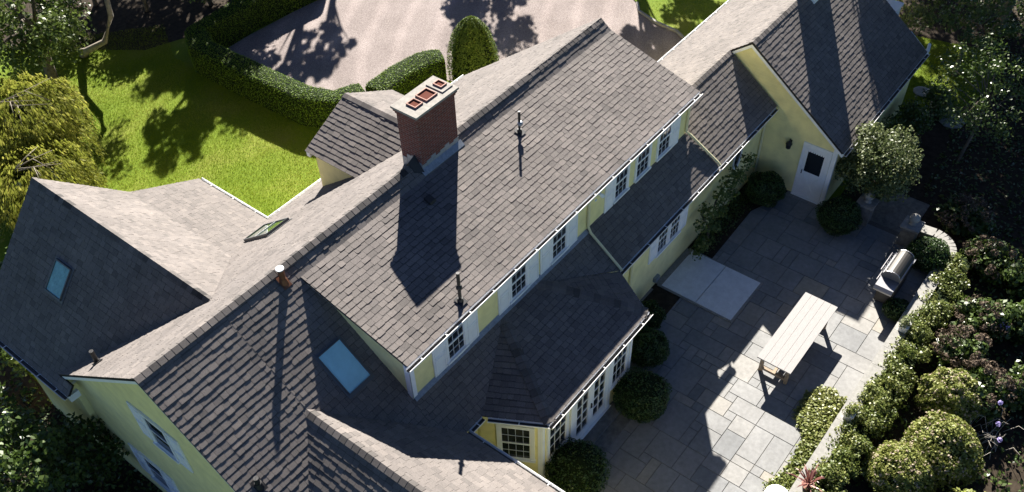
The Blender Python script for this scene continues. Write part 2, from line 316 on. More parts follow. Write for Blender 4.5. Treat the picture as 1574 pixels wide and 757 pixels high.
# patio: random ashlar of bluestone slabs
def flagstones():
    U = 0.29; x0, y0, x1, y1 = 5.6, -10.95, 21.1, -4.2
    nx, ny = int((x1-x0)/U), int((y1-y0)/U)+1
    occ = np.zeros((nx, ny), bool); mb = MB(); r = random.Random(11)
    sizes = [(1, 1), (2, 1), (2, 2), (3, 2), (4, 2), (3, 3), (2, 3), (4, 3), (1, 2), (3, 1), (5, 3), (2, 4)]
    wts = [2, 3, 5, 7, 5, 5, 5, 4, 2, 2, 2, 2]
    for j in range(ny):
        for i in range(nx):
            if occ[i, j]: continue
            for _ in range(12):
                a, b = r.choices(sizes, wts)[0]
                if i+a <= nx and j+b <= ny and not occ[i:i+a, j:j+b].any(): break
            else: a = b = 1
            if i+a > nx or j+b > ny or occ[i:i+a, j:j+b].any(): a = b = 1
            occ[i:i+a, j:j+b] = True
            g = .004; X0, Y0, X1, Y1 = x0+i*U+g, y0+j*U+g, x0+(i+a)*U-g, y0+(j+b)*U-g
            t = min(1, max(0, r.gauss(.42, .19) if r.random() > .1 else r.uniform(.75, 1)))
            z = r.uniform(-.002, .003); bv = .007
            mb.add([(X0, Y0, -.02), (X1, Y0, -.02), (X1, Y1, -.02), (X0, Y1, -.02), (X0+bv, Y0+bv, z), (X1-bv, Y0+bv, z), (X1-bv, Y1-bv, z), (X0+bv, Y1-bv, z)],
                   [(4, 5, 6, 7), (0, 1, 5, 4), (1, 2, 6, 5), (2, 3, 7, 6), (3, 0, 4, 7)], t)
    o = mb.build('patio', M['stone'], recalc=False); tag(o, kind='structure')
    b = MB(); b.box((5.5, -11.2, -.4), (21.2, -4.1, -.014)); tag(b.build('patio_base', M['joint']), kind='structure')
flagstones()
for i in range(6):
    b = MB(); b.box((21.15+i*.36, -9.7, -.6), (21.5+i*.36, -8.25, -.06-.0-.02*i)); tag(b.build('path', M['fieldstone']), kind='structure')

# ------------------------------------------------------------------ house
house = empty('house', (8, 0, 0), 'yellow shingled house with long grey shingle roofs and a brick chimney', 'house')
def S(x, y): return 6.9+.785*y
def LS(x, y): return 6.9-.7543*y
def CL(x, y): return 5.17-.721*(2.24-x)
def CR(x, y): return 5.17-.721*(x-2.24)
def DR(x, y): return 6.62+.284*(y+.366)
def BL(x, y): return 5.83+1.06*(x-2.8)
def BR(x, y): return 5.83-.93*(x-2.8)
def BF(x, y): return 3.691-.4534*(x-5.1)
def ES(x, y): return 4.6+.714*(y+2.48)
def EL(x, y): return 4.6-.78*(y+2.48)
def GS(x, y): return 5.157+.731*(y+3.19)
def FL(x, y): return 5.775-.501*(10.556-x)
def FR(x, y): return 5.775-.501*(x-10.556)
ZE = S(0, -4.5)
def P(f, *xy): return [(x, y, f(x, y)) for x, y in xy]

def clip(poly, cl):
    """Sutherland-Hodgman, both as lists of (s,t); cl convex, counter-clockwise"""
    out = poly
    for i in range(len(cl)):
        ax, ay = cl[i]; bx, by = cl[(i+1) % len(cl)]; ex, ey = bx-ax, by-ay
        inp = out; out = []
        if not inp: return []
        ps, pt = inp[-1]; pin = ex*(pt-ay)-ey*(ps-ax) >= -1e-9
        for (cs, ct) in inp:
            cin = ex*(ct-ay)-ey*(cs-ax) >= -1e-9
            if cin != pin:
                d1 = ex*(pt-ay)-ey*(ps-ax); d2 = ex*(ct-ay)-ey*(cs-ax); k = d1/(d1-d2)
                out.append((ps+(cs-ps)*k, pt+(ct-pt)*k))
            if cin: out.append((cs, ct))
            ps, pt, pin = cs, ct, cin
    return out

def shingles(polys, parent, E=0.158, W=0.2, th=0.0125, over=0.012, seed=1, name='roof', label=None, skip=None, tv=.22):
    r = random.Random(seed); mb = MB(); ub = MB()
    for poly in polys:
        A = [Vector(p) for p in poly]
        n = Vector((0, 0, 0))
        for i in range(len(A)): n += (A[i]-A[0]).cross(A[(i+1) % len(A)]-A[0])
        n.normalize()
        if n.z < 0: n = -n; A = A[::-1]
        d = Vector((n.x*n.z, n.y*n.z, n.z*n.z-1)).normalized(); s = d.cross(n); s = -s
        c0 = n.dot(A[0]); q = [(s.dot(a), d.dot(a)) for a in A]
        ar = sum(q[i][0]*q[(i+1) % len(q)][1]-q[(i+1) % len(q)][0]*q[i][1] for i in range(len(q)))
        if ar < 0: q = q[::-1]
        tmin = min(a[1] for a in q); tmax = max(a[1] for a in q); smin = min(a[0] for a in q); smax = max(a[0] for a in q)
        to3 = lambda ss, tt, h: s*ss+d*tt+n*(c0+h)
        ub.prism([to3(a, b, -.012) for a, b in q], n*-.05)
        # let the lowest edge hang over the gutter a little
        q2 = [(a, b+(over if b > tmax-1e-4 else 0)) for a, b in q]
        k0 = math.floor((0-tmax)/E)
        ph = tmax+over
        k = 0
        while ph-k*E > tmin-.001:
            tb = ph-k*E; ta = tb-E; k += 1
            rowj = r.uniform(-.006, .006)
            x = smin-r.uniform(0, W)
            while x < smax:
                wd = W*r.uniform(.72, 1.28); g = .0022; sa, sb = x+g, x+wd-g; x += wd
                jt = rowj+r.choice((0, 0, .004, .012, -.008)) if k > 1 else 0
                c1, c2 = r.uniform(.004, .03), r.uniform(.004, .03)
                b_ = tb+jt
                cell = [(sa, ta-.03), (sb, ta-.03), (sb, b_-c1*.7), (sb-c1, b_), (sa+c2, b_), (sa, b_-c2*.7)]
                pc = clip(cell, q2)
                if len(pc) < 3: continue
                if skip:
                    m_ = to3(sum(p[0] for p in pc)/len(pc), sum(p[1] for p in pc)/len(pc), 0)
                    if skip(m_): continue
                thk = th*r.choice((1-tv, 1-tv*.7, 1+tv*.6, 1+tv)); hb = r.uniform(0, .003)
                tint = min(1, max(0, r.gauss(.5, .13)))
                top = [to3(a, b, hb+.002+thk*(b-ta)/E) for a, b in pc]; bot = [to3(a, b, -.012) for a, b in pc]
                m = len(pc)
                mb.add(top+bot, [[(i+1) % m, i, i+m, (i+1) % m+m] for i in range(m)], 0.0)  # tab edges and butts coloured darkest, painting the shade between rows
                yb_ = ta+.02*r.uniform(.7, 1.3)  # strip below the row above gets a darker tint, a painted shade line
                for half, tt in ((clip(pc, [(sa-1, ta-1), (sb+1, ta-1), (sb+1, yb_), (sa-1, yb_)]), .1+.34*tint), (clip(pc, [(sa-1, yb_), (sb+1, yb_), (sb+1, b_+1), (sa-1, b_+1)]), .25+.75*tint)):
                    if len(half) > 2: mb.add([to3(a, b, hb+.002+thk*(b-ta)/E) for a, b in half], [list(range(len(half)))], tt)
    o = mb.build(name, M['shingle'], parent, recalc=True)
    if label: o['label'] = label
    u = ub.build('roof_deck', M['underlay'], o)
    return o

def ridge_caps(p0, p1, dl, dr, parent, L=0.19, wd=0.135, lift=0.01, th=0.008, seed=3, name='ridge_cap', flat=.82):
    r = random.Random(seed); p0, p1 = Vector(p0), Vector(p1); ax = (p1-p0); Ln = ax.length; ax.normalize()
    dl, dr = Vector(dl), Vector(dr); dl.z *= flat; dr.z *= flat; dl, dr = dl.normalized(), dr.normalized(); mb = MB(); k = int(round(Ln/L)); L = Ln/k
    upv = -(dl+dr).normalized()
    if upv.z < 0: upv = -upv
    for i in range(k):
        a = p0+ax*(i*L); b = p0+ax*((i+1)*L-.008); t = min(1, max(0, r.gauss(.45, .2)))
        ha, hb = lift+th*r.uniform(.9, 1.2), lift+.004
        nl = (ax.cross(dl)); nl = nl if nl.z > 0 else -nl; nr = (ax.cross(dr)); nr = nr if nr.z > 0 else -nr
        def ring(p, h): return [p+dl*wd+nl*h, p+upv*(h*1.15), p+dr*wd+nr*h, p+dr*wd-nr*.0, p+upv*(.0), p+dl*wd]
        A, B = ring(a, ha), ring(b, hb)
        mb.add(A+B, [(0, 1, 7, 6), (1, 2, 8, 7), (2, 3, 9, 8), (0, 6, 11, 5), (0, 5, 4, 1), (1, 4, 3, 2), (6, 7, 10, 11), (7, 8, 9, 10)], t)
    return mb.build(name, M['shingle'], parent)

# --- roofs
hide_d = lambda v: 4.4 < v.x < 16.5 and -3.15 < v.y < -.75
main_south = [P(S, (0, 0), (2.24, 0), (2.24, -2.204), (0, -4.261)), P(S, (2.24, 0), (4.3, 0), (4.3, -4.096), (2.24, -2.204)),
              P(S, (4.3, 0), (16.78, 0), (16.78, -.366), (4.3, -.366)),
              P(S, (4.3, -3.2), (5.33, -3.2), (5.33, -4.5), (4.74, -4.5), (4.3, -4.096)), P(S, (5.33, -3.2), (7.55, -3.2), (7.55, -3.45), (5.33, -4.5)),
              P(S, (7.55, -3.2), (9.0, -3.2), (9.0, -3.45), (7.55, -3.45)), P(S, (9.0, -3.2), (11.35, -3.2), (11.35, -4.5), (9.0, -3.45)),
              P(S, (11.35, -3.2), (16.8, -3.2), (16.8, -4.5), (11.35, -4.5))]
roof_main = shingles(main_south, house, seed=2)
hide_l = lambda v: 8.95 < v.x < 12.2 and 2.9 < v.y < 4.5
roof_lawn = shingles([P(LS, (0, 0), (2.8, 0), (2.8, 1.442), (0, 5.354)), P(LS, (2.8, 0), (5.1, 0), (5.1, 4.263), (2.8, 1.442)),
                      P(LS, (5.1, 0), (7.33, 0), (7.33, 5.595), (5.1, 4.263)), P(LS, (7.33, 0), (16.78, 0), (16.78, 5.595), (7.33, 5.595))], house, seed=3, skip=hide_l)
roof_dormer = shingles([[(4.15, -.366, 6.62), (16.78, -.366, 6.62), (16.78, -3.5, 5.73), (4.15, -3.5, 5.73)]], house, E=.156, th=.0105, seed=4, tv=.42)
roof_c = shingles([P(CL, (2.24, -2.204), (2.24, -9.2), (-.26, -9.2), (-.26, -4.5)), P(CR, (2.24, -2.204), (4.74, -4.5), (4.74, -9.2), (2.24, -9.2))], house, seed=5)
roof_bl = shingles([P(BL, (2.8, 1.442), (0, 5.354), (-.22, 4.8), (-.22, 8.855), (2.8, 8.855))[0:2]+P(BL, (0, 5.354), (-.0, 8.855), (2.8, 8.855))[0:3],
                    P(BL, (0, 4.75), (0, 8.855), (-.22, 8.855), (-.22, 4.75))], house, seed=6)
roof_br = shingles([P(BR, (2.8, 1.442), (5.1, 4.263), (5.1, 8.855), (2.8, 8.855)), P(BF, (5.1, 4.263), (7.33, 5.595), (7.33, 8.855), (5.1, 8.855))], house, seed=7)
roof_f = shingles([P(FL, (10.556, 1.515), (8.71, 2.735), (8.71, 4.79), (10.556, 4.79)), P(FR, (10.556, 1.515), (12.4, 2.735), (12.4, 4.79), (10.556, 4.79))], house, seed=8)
ZP = S(0, -3.45); P1, P2 = (7.55, -3.45, ZP), (9.0, -3.45, ZP)
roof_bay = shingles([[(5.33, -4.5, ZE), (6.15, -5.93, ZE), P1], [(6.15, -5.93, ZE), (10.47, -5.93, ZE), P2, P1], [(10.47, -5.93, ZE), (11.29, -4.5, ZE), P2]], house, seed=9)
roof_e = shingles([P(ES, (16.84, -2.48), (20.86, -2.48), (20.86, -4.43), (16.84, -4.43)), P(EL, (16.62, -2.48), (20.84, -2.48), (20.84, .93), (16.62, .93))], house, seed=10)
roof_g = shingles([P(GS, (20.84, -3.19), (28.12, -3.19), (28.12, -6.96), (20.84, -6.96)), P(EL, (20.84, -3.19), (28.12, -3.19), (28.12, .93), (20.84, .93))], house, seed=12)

dS, dL = (0, -1, -.785), (0, 1, -.7543)
ridge_caps((.0, 0, 6.9), (8.48, 0, 6.9), dS, dL, roof_main, lift=.018, seed=1)
ridge_caps((9.93, 0, 6.9), (13.05, 0, 6.9), dS, dL, roof_main, lift=.018, seed=2)
ridge_caps((13.05, 0, 6.9), (16.78, 0, 6.9), dS, dL, roof_main, lift=.004, seed=3)
ridge_caps((2.24, -9.2, 5.17), (2.24, -2.12, 5.17), (-1, 0, -.721), (1, 0, -.721), roof_c, seed=4)
ridge_caps((16.84, -2.48, 4.6), (20.84, -2.48, 4.6), (0, -1, -.714), (0, 1, -.78), roof_e, wd=.14, seed=5)
ridge_caps((20.84, -3.19, 5.157), (28.12, -3.19, 5.157), (0, -1, -.731), (0, 1, -.78), roof_g, wd=.14, seed=6)
ridge_caps((2.8, 8.855, 5.83), (2.8, 1.5, 5.83), (-1, 0, -1.06), (1, 0, -.93), roof_br, lift=.006, th=.01, wd=.13, seed=7)
ridge_caps((10.556, 4.79, 5.775), (10.556, 1.6, 5.775), (-1, 0, -.501), (1, 0, -.501), roof_f, lift=.01, th=.012, seed=8)
for a, b, d1, d2 in [((6.15, -5.93, ZE+.01), (7.55, -3.45, ZP+.01), (-.85, .48, -.1), (.87, -.35, -.3)), ((10.47, -5.93, ZE+.01), (9.0, -3.45, ZP+.01), (-.87, -.35, -.3), (.85, .48, -.1))]:
    ridge_caps(a, b, d1, d2, roof_bay, lift=.012, th=.012, wd=.17, seed=9, name='hip_cap', flat=1)

# --- walls
def prism_x(prof, x0, x1, name='wall', m=None, parent=house):
    mb = MB(); mb.prism([(x0, y, z) for y, z in prof], (x1-x0, 0, 0)); return mb.build(name, m or M['siding'], parent)
def prism_y(prof, y0, y1, name='wall', m=None, parent=house):
    mb = MB(); mb.prism([(x, y0, z) for x, z in prof], (0, y1-y0, 0)); return mb.build(name, m or M['siding'], parent)
e = .075
prism_x([(-4.11, -.3), (-4.11, S(0, -4.11)-e), (0, 6.9-e-.02), (5.3, LS(0, 5.3)-e), (5.3, -1.9)], .25, 16.6)
prism_x([(-3.35, 3.9), (-3.35, DR(0, -3.35)-e), (-.45, DR(0, -.45)-e), (-.45, 6.3)], 4.3, 16.58)
prism_y([(.1, -1.9), (.1, BL(.1, 0)-e), (2.8, 5.83-e-.03), (5.1, 3.691-e-.01), (7.1, BF(7.1, 0)-e), (7.1, -1.9)], 5.31, 8.6)
prism_y([(-.05, -1.9), (-.05, CL(-.05, 0)-e), (2.24, 5.17-e-.02), (4.55, CR(4.55, 0)-e), (4.55, -.3)], -9.0, -4.0)
prism_y([(8.91, 3.0), (8.91, FL(8.91, 0)-e), (10.556, 5.775-e), (12.2, FR(12.2, 0)-e), (12.2, 3.0)], 2.6, 4.62)
bw = MB(); bw.prism([(5.55, -4.0, -.1), (5.55, -4.21, -.1), (6.3, -5.57, -.1), (10.45, -5.57, -.1), (11.2, -4.21, -.1), (11.2, -4.0, -.1)], (0, 0, ZE-e+.1)); bw.build('bay_wall', M['siding'], house)
prism_x([(-4.11, -.1), (-4.11, ES(0, -4.11)-e), (-2.48, 4.6-e-.02), (.7, EL(0, .7)-e), (.7, -.4)], 16.601, 20.939)
prism_x([(-6.75, -.4), (-6.75, GS(0, -6.75)-e), (-3.19, 5.157-e-.03), (.7, EL(0, .7)-e), (.7, -.4)], 20.94, 27.95)

# --- rake boards and gutters
def rake(parts, thick, name='rake_board', h=.17, m=None):
    mb = MB()
    for p0, p1, n in parts:
        p0, p1 = Vector(p0), Vector(p1); mb.obox(p0-Vector((0, 0, .02+h)), p1-p0, Vector(n)*thick, (0, 0, h))
    return mb.build(name, m or M['white'], house)
rake([((.012, -.0, 6.9), (.012, 5.59, LS(0, 5.59)-.02), (1, 0, 0)), ((.012, -.003, 6.9), (.012, -4.1, S(0, -4.1)-.02), (1, 0, 0))], .24)
rake([((4.16, -.5, DR(0, -.5)-.005), (4.16, -3.48, 5.735), (1, 0, 0))], .13, h=.07)
rake([((16.77, -.4, DR(0, -.4)), (16.77, -3.48, 5.735), (-1, 0, 0)), ((16.77, .0, 6.9), (16.77, 5.58, LS(0, 5.58)), (-1, 0, 0))], .16)
rake([((20.85, -3.19, 5.13), (20.85, -6.95, GS(0, -6.95)-.015), (1, 0, 0)), ((20.85, -3.187, 5.13), (20.85, -2.45, EL(0, -2.45)-.02), (1, 0, 0))], .088, h=.16)
rake([((28.11, -3.19, 5.13), (28.11, -6.95, GS(0, -6.95)-.015), (-1, 0, 0)), ((28.11, -3.187, 5.13), (28.11, .9, EL(0, .9)-.02), (-1, 0, 0))], .15)
rake([((2.8, 8.84, 5.8), (-.2, 8.84, BL(-.2, 0)-.02), (0, -1, 0)), ((2.803, 8.84, 5.8), (5.1, 8.84, 3.66), (0, -1, 0)), ((5.1, 8.84, 3.66), (7.3, 8.84, BF(7.3, 0)-.02), (0, -1, 0))], .2)
rake([((10.556, 4.78, 5.75), (8.73, 4.78, FL(8.73, 0)-.02), (0, -1, 0)), ((10.559, 4.78, 5.75), (12.38, 4.78, FR(12.38, 0)-.02), (0, -1, 0))], .15)

def gutter(p0, p1, n, w_=.135, h=.1, drop=.02, m=None):
    p0, p1, n = Vector(p0), Vector(p1), Vector(n).normalized(); z = Vector((0, 0, 1)); t = .012
    mb = MB(); b = p0-z*drop
    prof = [b-n*.0, b-z*h, b-z*h+n*(w_*.8), b-z*.01+n*w_, b-z*.01+n*(w_-t), b-z*(h-t)+n*(w_*.8-t), b-z*(h-t)+n*t, b+n*t]
    mb.prism(prof, p1-p0); Ln = (p1-p0).length; ax = (p1-p0)/Ln; k = max(1, int(Ln/.8))
    for i in range(k): mb.obox(b+ax*((i+.5)*Ln/k)-z*.024, ax*.025, n*(w_-.013), z*.006)
    o = mb.build('gutter', m or M['white'], house)
    lb = MB(); c = b-z*(h-t-.004)+n*(t+.004); lb.obox(c, p1-p0, n*(w_*.8-2*t-.008), z*.02); lb.build('leaf_litter', M['bronze'], o)
    # fascia board behind
    fb = MB(); fb.obox(p0-z*(.18)-n*.03, p1-p0, n*.026, z*.16); fb.build('fascia', M['white'], o)
    return o
Y0 = (0, -1, 0)
gutter((4.1, -3.5, 5.73), (16.78, -3.5, 5.73), Y0)
gutter((11.31, -4.5, ZE), (16.82, -4.5, ZE), Y0)
gutter((16.85, -4.43, ES(0, -4.43)), (20.8, -4.43, ES(0, -4.43)), Y0)
gutter((4.86, -4.5, ZE), (5.33, -4.5, ZE), Y0)
v1 = Vector((.815, -1.43, 0)); n1 = Vector((-1.43, -.815, 0)).normalized(); n2_ = Vector((1.43, -.815, 0)).normalized()
gutter(Vector((5.33, -4.5, ZE))+v1*.09, (6.15, -5.93, ZE), n1)
gutter((6.08, -5.93, ZE), (10.54, -5.93, ZE), Y0)
gutter((10.47, -5.93, ZE), (11.29, -4.5, ZE), n2_, .035)
gutter((4.74, -4.5, ZE), (4.74, -9.2, ZE), (1, 0, 0))
gutter((7.33, 8.855, 2.68), (7.33, 5.7, 2.68), (1, 0, 0))
gutter((7.44, 5.595, 2.68), (16.78, 5.595, 2.68), (0, 1, 0))
gutter((16.62, .93, EL(0, .93)), (28.1, .93, EL(0, .93)), (0, 1, 0))
gutter((-.22, 4.82, BL(-.22, 0)), (-.22, 8.85, BL(-.22, 0)), (-1, 0, 0))
gutter((20.9, -6.96, GS(0, -6.96)), (28.12, -6.96, GS(0, -6.96)), Y0)
cr = MB(); cr.prism([(.03, 5.25, 2.36), (.03, 5.7, 2.58), (.03, 5.7, 2.36)], (.4, 0, 0)); cr.build('cornice_return', M['white'], house); cr = MB(); cr.box((-.2, 4.84, 2.28), (.09, 4.95, 2.5)); cr.build('cornice_return', M['white'], house)
cg = MB(); cg.prism([(28.13, -6.98, 2.08), (28.13, -6.1, 2.08), (28.13, -6.1, 2.75)], (.42, 0, 0)); cg.build('cornice_return', M['white'], house); cg = MB(); cg.tube([(28.5, -6.9, 2.2), (28.9, -6.8, 2.25), (29.0, -6.75, 1.9), (28.3, -6.7, 1.5)], .06, 8); cg.build('downspout', M['white'], house)

# --- windows, shutters, doors
def window(o, r, n, w_, h, rows=2, cols=3, sash=True, case=.07, name='window', sill=True, shut=(), shw=.42, shz=None):
    """o: bottom centre of the glazed opening on the wall face; r: right, n: outward"""
    o, r, n = Vector(o), Vector(r).normalized(), Vector(n).normalized(); z = Vector((0, 0, 1))
    f = MB(); L0 = o-r*(w_/2)
    f.obox(L0-r*case-z*0+n*.001, r*case, n*.05, z*h); f.obox(L0+r*w_+n*.001, r*case, n*.05, z*h)
    f.obox(L0-r*case+z*h+n*.001, r*(w_+2*case), n*.055, z*case*1.1)
    f.obox(L0-r*(case+.02)-z*.06+n*.001, r*(w_+2*case+.04), n*(.085 if sill else .05), z*.06)
    fo = f.build(name, M['white'], house)
    g = MB(); g.obox(L0+n*.002, r*w_, n*.008, z*h); g.build('pane', M['glass'], fo)
    s = MB(); t = .03; d0, d1 = .012, .02
    for k, (za, zb, dd) in enumerate(((0, h*.5, d0), (h*.5, h, d0+.006)) if sash else ((0, h, d0),)):
        a = L0+n*dd+z*za; hh = zb-za
        s.obox(a, r*t, n*d1, z*hh); s.obox(a+r*(w_-t), r*t, n*d1, z*hh)
        s.obox(a+r*t, r*(w_-2*t), n*d1, z*t); s.obox(a+r*t+z*(hh-t), r*(w_-2*t), n*d1, z*t)
        for c in range(1, cols): s.obox(a+r*(w_*c/cols-.0035)+z*t, r*.007, n*d1*.7, z*(hh-2*t))
        for q in range(1, rows): s.obox(a+r*t+z*(hh*q/rows-.0035), r*(w_-2*t), n*d1*.6, z*.007)
    s.build('sash', M['white'], fo)
    sz, sh = shz or (-.06, h+.1)
    for sd, gap in shut:
        x0 = (w_/2+case+gap) if sd > 0 else -(w_/2+case+gap+shw)
        m = MB(); b = o+r*x0+z*sz+n*.004
        m.obox(b, r*shw, n*.035, z*sh)
        for (za, zb) in ((.06, .47), (.53, .94)):
            m.obox(b+n*.035+r*.05+z*(sh*za), r*.015, n*.012, z*sh*(zb-za)); m.obox(b+n*.035+r*(shw-.065)+z*(sh*za), r*.015, n*.012, z*sh*(zb-za))
            m.obox(b+n*.035+r*.05+z*(sh*za), r*(shw-.1), n*.012, z*.015); m.obox(b+n*.035+r*.05+z*(sh*zb-.015), r*(shw-.1), n*.012, z*.015)
        m.build('shutter', M['white'], fo)
    return fo
X, NY = (1, 0, 0), (0, -1, 0)
yd = -3.35
for xc, wv, sh in [(5.86, .6, ((-1, .0), (1, .0))), (8.29, .62, ((-1, 0), (1, 0))), (10.02, .62, ((-1, 0), (1, 0)))]:
    window((xc, yd, 4.4), X, NY, wv, 1.05, shut=sh, shw=.44, shz=(-.14, 1.26))
window((12.95, yd, 4.4), X, NY, .62, 1.05, shut=((-1, 0),), shw=.42, shz=(-.14, 1.26))
window((14.07, yd, 4.4), X, NY, .66, 1.05)
window((15.23, yd, 4.4), X, NY, .66, 1.05, shut=((1, 0),), shw=.44, shz=(-.14, 1.26))
cb = MB(); cb.box((4.28, -3.375, 4.1), (4.43, -3.351, 5.6)); cb.box((4.275, -3.375, 4.1), (4.299, -3.22, 5.62)); cb.build('corner_board', M['white'], house)
fl = MB()
for x0, x1 in ((4.3, 11.3),): fl.obox((x0, -3.353, S(0, -3.353)+.03), (x1-x0, 0, 0), (0, -.1, -.0785), (0, 0, .012))
fl.build('step_flashing', M['lead'], house)
window((14.41, -4.11, 1.5), X, NY, .56, 1.05, shut=((-1, 0),), shw=.4)
window((15.13, -4.11, 1.5), X, NY, .56, 1.05, shut=((1, 0),), shw=.4)
yb = -5.57
window((6.95, yb, .95), X, NY, .74, 1.75, case=.1)
window((9.83, yb, .95), X, NY, .68, 1.75, case=.09)
# french doors
fd = MB(); fd.box((7.5, yb-.06, .16), (7.66, yb-.001, 2.8)); fd.box((9.24, yb-.06, .16), (9.4, yb-.001, 2.8)); fd.box((7.661, yb-.055, 2.62), (9.239, yb-.001, 2.8)); fd.box((7.45, yb-.1, .1), (9.45, yb-.001, .159))
fdo = fd.build('french_door', M['white'], house)
for x0 in (7.665, 8.455):
    lf = MB(); w_ = .78; t = .13
    lf.box((x0, yb-.045, .165), (x0+t, yb-.004, 2.61)); lf.box((x0+w_-t, yb-.045, .165), (x0+w_, yb-.004, 2.61)); lf.box((x0+t, yb-.045, .165), (x0+w_-t, yb-.004, .5)); lf.box((x0+t, yb-.045, 2.46), (x0+w_-t, yb-.004, 2.61))
    lf.box((x0+w_/2-.012, yb-.04, .5), (x0+w_/2+.012, yb-.014, 2.46))
    for k in range(1, 5): lf.box((x0+t, yb-.038, .5+k*.392-.012), (x0+w_-t, yb-.016, .5+k*.392+.012))
    lf.build('door_leaf', M['white'], fdo)
    g = MB(); g.box((x0+t-.01, yb-.012, .49), (x0+w_-t+.01, yb-.006, 2.47)); g.build('pane', M['glass'], fdo)
hd = MB(); hd.box((8.44, yb-.09, 1.15), (8.47, yb-.046, 1.32)); hd.tube([(8.455, yb-.09, 1.24), (8.36, yb-.1, 1.24)], .012, 6); hd.build('handle', M['black'], fdo)
for x in (6.3, 10.36): 
    cb = MB(); cb.box((x, yb-.024, .0), (x+.1, yb-.0015, 3.1)); cb.build('corner_board', M['white'], house)
# bay side window (faces the wing at lower left)
a_, b_ = Vector((5.55, -4.21, 0)), Vector((6.3, -5.57, 0)); rv = (b_-a_).normalized(); nv = Vector((rv.y, -rv.x, 0)); nv = nv if nv.x < 0 else -nv
bwn = window(a_+rv*(.575*(b_-a_).length)+Vector((0, 0, 1.2)), rv, nv, .76, 1.35, case=.1, cols=4, rows=2)
cb = MB(); cb.obox(a_+rv*((b_-a_).length-.1)+nv*.001, rv*.1, nv*.024, (0, 0, 3.1)); cb.build('corner_board', M['white'], house)
# left gable windows
for yc, z0, h in [(1.12, 2.93, 1.2), (2.9, -.42, 1.15)]:
    window((.25, yc, z0), (0, -1, 0), (-1, 0, 0), .8, h, cols=1, rows=1, shut=((-1, .02), (1, .02)), shw=.46)
window((.1, 7.4, .9), (0, -1, 0), (-1, 0, 0), .8, 1.15, shut=((-1, .02), (1, .02)), shw=.5)
# oval window
ov = MB(); N_ = 24
def ell(a, b, y): return [(19.1+a*math.cos(2*math.pi*i/N_), y, 2.0+b*math.sin(2*math.pi*i/N_)) for i in range(N_)]
A, B, C_, D_ = ell(.3, .45, -4.112), ell(.3, .45, -4.15), ell(.22, .37, -4.15), ell(.22, .37, -4.112)
ov.add(A+B+C_+D_, [[k*N_+i, k*N_+(i+1) % N_, (k+1)*N_+(i+1) % N_, (k+1)*N_+i] for k in range(3) for i in range(N_)])
ovo = ov.build('oval_window', M['white'], house); og = MB(); og.add(ell(.225, .375, -4.118), [list(range(N_))]); og.build('pane', M['glass'], ovo)
ovo['label'] = 'oval window with a white surround'
# gable door of the right wing
xg = 20.94
gd = MB(); gd.box((xg-.05, -6.62, .03), (xg-.001, -6.53, 2.13)); gd.box((xg-.05, -5.7, .03), (xg-.001, -5.61, 2.13)); gd.box((xg-.055, -6.62, 2.131), (xg-.001, -5.61, 2.24)); gd.box((xg-.1, -6.62, -.002), (xg-.001, -5.61, .029))
gdo = gd.build('door', M['white'], house)
dl = MB(); dl.box((xg-.03, -6.529, .031), (xg-.002, -5.701, 2.129))
for (ya, yb2, za, zb) in [(-6.5, -6.4, .05, 2.1), (-5.83, -5.73, .05, 2.1), (-6.4, -5.83, 1.98, 2.1), (-6.4, -5.83, .98, 1.1), (-6.4, -5.83, .05, .17)]: dl.box((xg-.042, ya, za), (xg-.03, yb2, zb))
for (ya, za, yb2, zb) in [(-6.38, .2, -5.85, .95), (-6.38, .95, -5.85, .2)]: dl.tube([(xg-.035, ya, za), (xg-.035, yb2, zb)], .03, 4)
dl.build('door_leaf', M['white'], gdo)
g = MB(); g.box((xg-.036, -6.4, 1.1), (xg-.0315, -5.83, 1.98)); g.build('pane', M['glass'], gdo)
sc = MB()
for k in range(7): sc.tube([(xg-.039, -6.4+.0407+k*.0814, 1.96), (xg-.0365, -6.4+.0407+k*.0814, 1.96)], .038, 10)
sc.build('scalloped_trim', M['white'], gdo)
h_ = MB(); h_.box((xg-.075, -5.79, .98), (xg-.043, -5.765, 1.14)); h_.build('handle', M['black'], gdo)
cb = MB(); cb.box((xg-.024, -6.77, -.01), (xg-.0015, -6.63, 2.36)); cb.box((xg-.02, -6.775, -.01), (xg+.1, -6.7505, 2.36)); cb.build('corner_board', M['white'], house)
# lanterns and small fittings
def lantern(o, n, h=.34):
    o, n = Vector(o), Vector(n); m = MB(); c = o+n*.12
    m.obox(o+Vector((0, 0, -.06))-n.cross((0, 0, 1))*.05, n.cross((0, 0, 1))*.1, n*.02, (0, 0, .2))
    m.lathe(c-Vector((0, 0, h*.5)), [(.03, 0), (.08, .03), (.1, h*.55), (.115, h*.6), (.05, h*.85), (.015, h)], 8)
    m.tube([o+Vector((0, 0, .08)), o+n*.06+Vector((0, 0, h*.6)), c+Vector((0, 0, h*.5))], .012, 6)
    return m.build('wall_lantern', M['black'], house)
lantern((20.94, -5.15, 1.95), (-1, 0, 0))
lantern((5.2, -4.11, 2.25), (0, -1, 0), .4)
fx = MB(); fx.tube([(11.85, -3.3, 5.2), (11.85, -3.42, 5.2), (11.9, -3.46, 5.12)], [.05, .05, .06], 8); fx.tube([(11.7, -3.3, 5.1), (11.7, -3.38, 5.06)], .04, 8); fx.build('flood_lamp', M['white'], house)
ve = MB(); ve.box((14.15, -4.22, .25), (14.4, -4.112, .42)); ve.build('dryer_vent', M['lead'], house)
